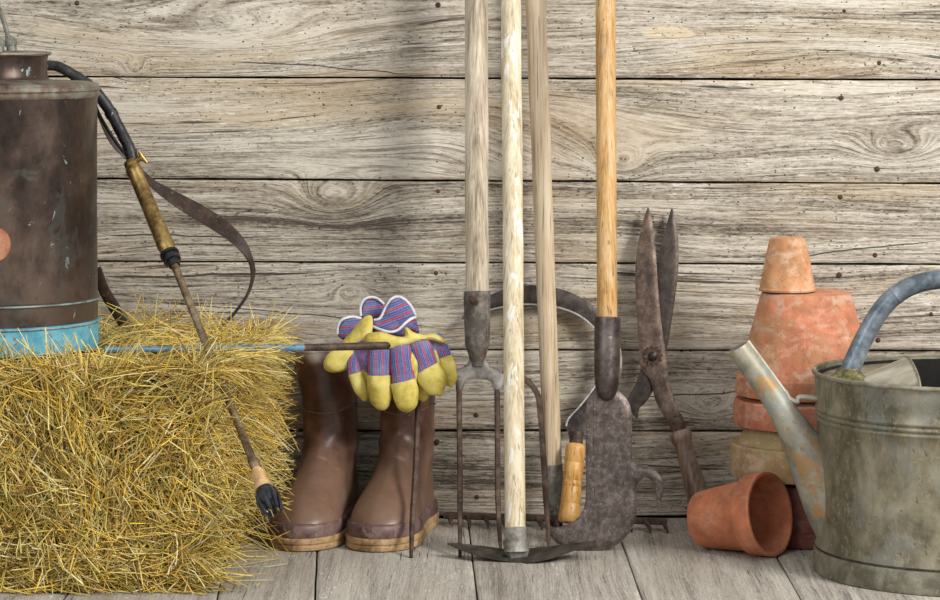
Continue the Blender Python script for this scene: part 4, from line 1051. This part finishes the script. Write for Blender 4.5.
F = [(k, (k+1) % 48, 48+(k+1) % 48, 48+k) for k in range(48)]+[tuple(range(48)), tuple(range(48, 96))[::-1]]
nut = mk('locking_wheel', V, F, M['rust'], sh, sharp=20)
lathe('bolt', [(.0060, 0), (.0060, -.0020), (.0050, -.0026), (.0044, -.0048), (.0030, -.0058), (0, -.006)], pc+Vector((0, -.0042, 0)), M['shear_dark'], nut, axis=(0, 1, 0), n=14)
a_, b_ = SHW(675.3, 418), SHW(679.5, 434)
tube('ferrule', [a_, a_+(b_-a_)*.9, b_], [.0092, .0098, .0090], M['rust'], sh, n=20)
hs = [(679.2, 430.5, 9), (679.8, 433, 11.4), (681, 437, 12.0), (682, 440.5, 11), (683, 443.5, 9.4), (684.5, 449, 9.0), (687.5, 460, 9.4), (691.5, 475, 10.6), (695.5, 490, 11.6), (699.5, 504, 11.8), (702, 513, 11), (703, 517, 8.5)]
A0, A1 = SHW(679.0, 430.5), SHW(704, 517)
tube('handle', [A0+(A1-A0)*((b-430.5)/86.5) for a, b, c in hs], [c*.00120 for a, b, c in hs], M['shear_wood'], sh, n=26)['label'] = 'turned grey-brown wooden handle'

# ------------------------------------------------------------------ clay pots
PY = -.147; PD = DIST+PY; pxc = (806-470)*PD/FPX; pm = PD/FPX
def pz(py): return HC-py*PD/FPX
def upturned(label, mat, ztop, zbot, rt, rb, rimh, rrim, wall_=.006, off=(0, 0), rimmat=None, tilt=None, group='upturned clay pots in the stack'):
    """upside-down pot: base up at ztop, rim down at zbot, bevelled collar"""
    o = (pxc+off[0], PY+off[1], 0)
    t = thing('terracotta_pot', label, 'plant pot', (o[0], o[1], zbot), group)
    zr = zbot+rimh
    rj = rb
    ax = tilt or (0, 0, 1)
    def Q(prof): return [(r, h-zbot) for r, h in prof]
    bz_ = (o[0], o[1], zbot)
    lathe('body', Q([(.006, ztop-.003), (.006, ztop), (rt-.006, ztop), (rt-.0015, ztop-.0012), (rt, ztop-.0045), (rt+(rj-rt)*.5, (ztop+zr)/2), (rj, zr-.001), (rj-wall_, zr-.001), (rt-wall_, ztop-.008), (.006, ztop-.008), (.006, ztop-.003)]), bz_, mat, t, axis=ax, wob=.006)
    rm = lathe('rim', Q([(rj-.001, zr+.0004), (rrim-.0022, zr), (rrim-.0004, zr-.0022), (rrim, zr-rimh*.5), (rrim+.0010, zbot+.003), (rrim, zbot+.0006), (rrim-.003, zbot), (rrim-.007, zbot), (rj-wall_, zbot+.006), (rj-wall_, zr-.001)]), bz_, rimmat or mat, t, axis=ax, wob=.006)
    return t
upturned('dark red clay pot, lowest of the upturned stack on the floor', M['pot_dark'], pz(478), .0005, 62*pm, 66*pm, pz(523), 71*pm)
upturned('mossy yellow-green pale clay pot, second from the bottom of the upturned stack', M['pot_moss'], pz(425), pz(474), 60*pm, 68.5*pm, pz(442)-pz(474), 75.5*pm)
upturned('red clay pot showing only its rim, middle of the upturned stack', M['pot_rim'], pz(395), pz(424), 58*pm, 67*pm, pz(398)-pz(424), 72*pm)
upturned('large faded orange clay pot, upturned near the top of the stack', M['pot_big'], pz(291.5), pz(394), 45.5*pm, 66.0*pm, pz(374)-pz(394), 70*pm)
# the small one standing askew on top
mo = (787-470)*PD/FPX-pxc
upturned('small pale orange clay pot, topmost on the stack', M['pot_small'], pz(236.5), pz(290.5), 18.2*pm, 27.6*pm, .006, 28.6*pm, .004, (mo, -.006))
# pot lying on its side in front
pn = thing('terracotta_pot', 'bright clean clay pot lying on its side on the floor, mouth to the right', 'plant pot', (.31, -.26, 0))
rim_r, base_r, plen = .0495, .0335, .096
th_ = math.asin((rim_r-base_r)/plen)             # rests on rim and foot
axd = Vector((.80, -.60, 0)).normalized(); ax3 = (axd*math.cos(th_)+Vector((0, 0, 1))*math.sin(th_)).normalized()
oc = W(770.5, 512.5, -.275); oc.z = rim_r*math.cos(th_)+.0006
bc_ = oc-ax3*plen
L = plen; rh = .026
prof = [(0, 0), (base_r-.003, 0), (base_r-.0008, .0008), (base_r, .003), (rim_r-.0062-.0012, L-rh), (rim_r-.0032, L-rh+.0004), (rim_r-.0018, L-rh+.002), (rim_r-.0002, L-.004), (rim_r, L-.002), (rim_r-.0010, L), (rim_r-.0040, L), (rim_r-.0052, L-.0015),
        (rim_r-.0085, L-rh+.003), (rim_r-.0095, L-rh), (base_r-.006, .008), (.007, .007), (.007, .002), (0, .002)]
lathe('body', prof[:5]+[(rim_r-.0105, L-rh+.0006), (base_r-.0062, .008), (.007, .007), (0, .0065)], bc_, M['pot_new'], pn, axis=ax3, n=72, wob=.004)
lathe('rim', [(rim_r-.0110, L-rh-.0004), (rim_r-.0040, L-rh), (rim_r-.0022, L-rh+.002), (rim_r-.0006, L-.004), (rim_r, L-.002), (rim_r-.0010, L), (rim_r-.0040, L), (rim_r-.0052, L-.0015), (rim_r-.0098, L-rh+.001), (rim_r-.0110, L-rh-.0004)], bc_, M['pot_new'], pn, axis=ax3, n=72, wob=.004)

# ------------------------------------------------------------------ watering can
CY = -.365; CD = DIST+CY; cxc = (965-470)*CD/FPX; cm = CD/FPX
def cz(py): return HC-py*CD/FPX
RC = 150*cm
can = thing('watering_can', 'large weathered galvanised watering can with blue-grey arched handle and rusty spout', 'watering can', (cxc, CY, 0))
zt = cz(371.5)
lathe('body', [(RC-.004, .016), (RC-.0015, .018), (RC-.0010, .029), (RC-.0024, .034), (RC-.0035, .044), (RC-.0045, .08), (RC-.004, .12), (RC-.003, cz(433)), (RC-.0030, cz(421)), (RC-.0012, cz(419.5)), (RC-.0012, cz(418)), (RC-.0034, cz(416)), (RC-.0012, cz(414)), (RC-.0012, cz(412.5)), (RC-.0034, cz(410.5)), (RC-.0012, cz(408.5)), (RC-.0012, cz(407)), (RC-.0030, cz(405)),
               (RC-.0012, cz(395)), (RC-.0004, zt-.002), (RC-.003, zt-.002), (RC-.004, zt-.03), (RC-.005, .02)], (cxc, CY, 0), M['galv'], can, n=128, wob=.0025, sharp=50)
lathe('foot_ring', [(RC-.002, .0004), (RC+.0014, .0004), (RC+.0020, .003), (RC+.0012, .008), (RC+.0008, .0235), (RC-.0005, .0255), (RC-.004, .026), (RC-.006, .004)], (cxc, CY, 0), M['galv_ring'], can, n=128, wob=.001)
lathe('seam_groove', [(RC-.004, .0262), (RC-.0004, .0262), (RC-.0002, .0274), (RC-.0008, .0286), (RC-.004, .0286)], (cxc, CY, 0), M['hoe_iron'], can, n=128)['label'] = 'dark seam above the foot ring'
lathe('rolled_rim', [(RC+.0006+.0024*math.cos(a), zt-.0008+.0026*math.sin(a)) for a in np.linspace(0, 2*PI, 11)], (cxc, CY, 0), M['galv_ring'], can, n=128)
lathe('inner_shade_shell', [(0, .012), (RC-.0085, .012), (RC-.0078, .02), (RC-.0062, zt-.004), (RC-.0052, zt-.004), (RC-.0070, .010), (0, .010)], (cxc, CY, 0), M['can_dark'], can, n=96)['label'] = 'dark inside of the can'  # shell added inside; the opening's shade is put into its near-black colour
# fixed half cover: left part of the top, with an arched hood opening to the right
zc = zt-.0075; xcut = cxc-.064
nseg = 60; V = []; F = []
th0 = math.acos((xcut-cxc)/(RC-.004))
arc = [th0+(2*PI-2*th0)*i/nseg for i in range(nseg+1)]
for dz in (0, -.0012):
    for a in arc: V.append((cxc+(RC-.004)*math.cos(a), CY+(RC-.004)*math.sin(a), zc+dz))
n1 = nseg+1; F = [tuple(range(n1)), tuple(range(n1, 2*n1))[::-1]]+[(i, (i+1) % n1, n1+(i+1) % n1, n1+i) for i in range(n1)]
mk('cover_plate', V, F, M['galv_ring'], can, sharp=30)
apex = Vector((cxc-.118, CY-.010, zc+.0006)); V = []; F = []; nh = 36
for th_off in (0, -.0012):
    for s in range(9):
        t = s/8
        for i in range(nh+1):
            a = PI*i/nh; ry = .132; rz = .0172
            e = Vector((cxc-.050+.014*math.sin(a)**.5*0, CY+ry*math.cos(a)*.985, zc+.0006+(rz+th_off)*math.sin(a)**.7))
            e.x = cxc-.060+.009*math.cos(a)
            a_ = Vector((apex.x, apex.y+.03*math.cos(a), apex.z)); p = a_+(e-a_)*t
            rr = math.hypot(p.x-cxc, p.y-CY)
            if rr > RC-.006: 
                f_ = (RC-.006)/rr; p.x = cxc+(p.x-cxc)*f_; p.y = CY+(p.y-CY)*f_
            V.append(p)
k = nh+1; N = 9*k
for s in range(8):
    for i in range(nh):
        q = (s*k+i, s*k+i+1, (s+1)*k+i+1, (s+1)*k+i); F.append(q); F.append(tuple(a+N for a in q[::-1]))
for i in range(nh): F.append((8*k+i, 8*k+i+1, N+8*k+i+1, N+8*k+i))
hood = mk('hood', V, F, M['galv_pale'], can, sharp=50)
tube('hood_edge', [V[8*k+i] for i in range(nh+1)], .0013, M['galv_ring'], hood, n=8)
# handle
hpp = [(847.5, 378, -.365), (855, 358, -.365), (868.5, 330, -.365), (883, 307.5, -.365), (898.5, 293, -.365), (918, 283.5, -.365), (943, 279, -.365), (975, 279, -.365), (1008, 284, -.365), (1038, 297, -.365), (1062, 318, -.365), (1080, 350, -.365), (1092, 392, -.365), (1108, 440, -.365)]
P = [W(*p) for p in hpp]; Pc = cr([tuple(p) for p in P], 8)
hd = tube('handle', Pc, [.0108+.0008*math.exp(-(i/9)**2) for i in range(len(Pc))], M['galv_handle'], can, n=24); hd['label'] = 'blue-grey tubular handle'
i = 30; a, b = Vector(Pc[i]), Vector(Pc[i+1]); tube('handle_joint', [a, a+(b-a)*.5, b], [.0114, .0114, .0110], M['galv_handle'], hd, n=24)
p0 = P[0]; V, F, U_ = lathe_data([(.024, 0), (.021, .0022), (.016, .0050), (.0128, .011), (.0118, .012)], (p0.x+.002, p0.y, zc-.0004), (0, 0, 1), 28, .12); mk('moss_patch', V, F, M['moss'], can, uv=U_)['label'] = 'green moss round the handle foot'
# spout
S0, S1 = W(738, 347, -.365), W(826, 488, -.365)
dS = (S1-S0).normalized(); Ls = (S1-S0).length
sp3 = [(738, 347, 11.6), (741, 351.5, 11.9), (758, 375, 12.2), (776, 401, 13), (796, 433, 17), (815, 466, 25), (834, 497, 33), (848, 520, 36)]
sp3 = [(Vector(c[:3]), c[3]) for c in cr([tuple(W(a, b, -.365))+(r*cm,) for a, b, r in sp3], 4)]
Vs, Fs, Us = tube_data([t for t, r in sp3]+[t for t, r in sp3[::-1]], [r for t, r in sp3]+[r-.0016 for t, r in sp3[::-1]], 36, cap=False)
Fs = Fs+[((len(sp3)*2-1)*36+k, (len(sp3)*2-1)*36+(k+1) % 36, (k+1) % 36, k) for k in range(36)]
spo = mk('spout', Vs, Fs, M['galv_spout'], can, uv=Us)
nS = Vector((-dS.z, 0, dS.x))*-1
if nS.x < 0: nS = -nS
P = [t+nS*(r-.0002) for t, r in sp3[0:13:2]]
tube('seam', P, .0022, M['galv_pale'], spo, n=10)
bp = [P[-1]-dS*.004, P[-1]+Vector((.003, 0, -.005)), P[-1]+Vector((.012, 0, -.0085)), W(800, 397, -.365), W(819, 398.5, -.365)]
tube('spout_brace', [tuple(q) for q in cr([tuple(b) for b in bp], 6)], .0028, M['galv_pale'], can, n=12, side=(0, 1, 0), flat=2.4)
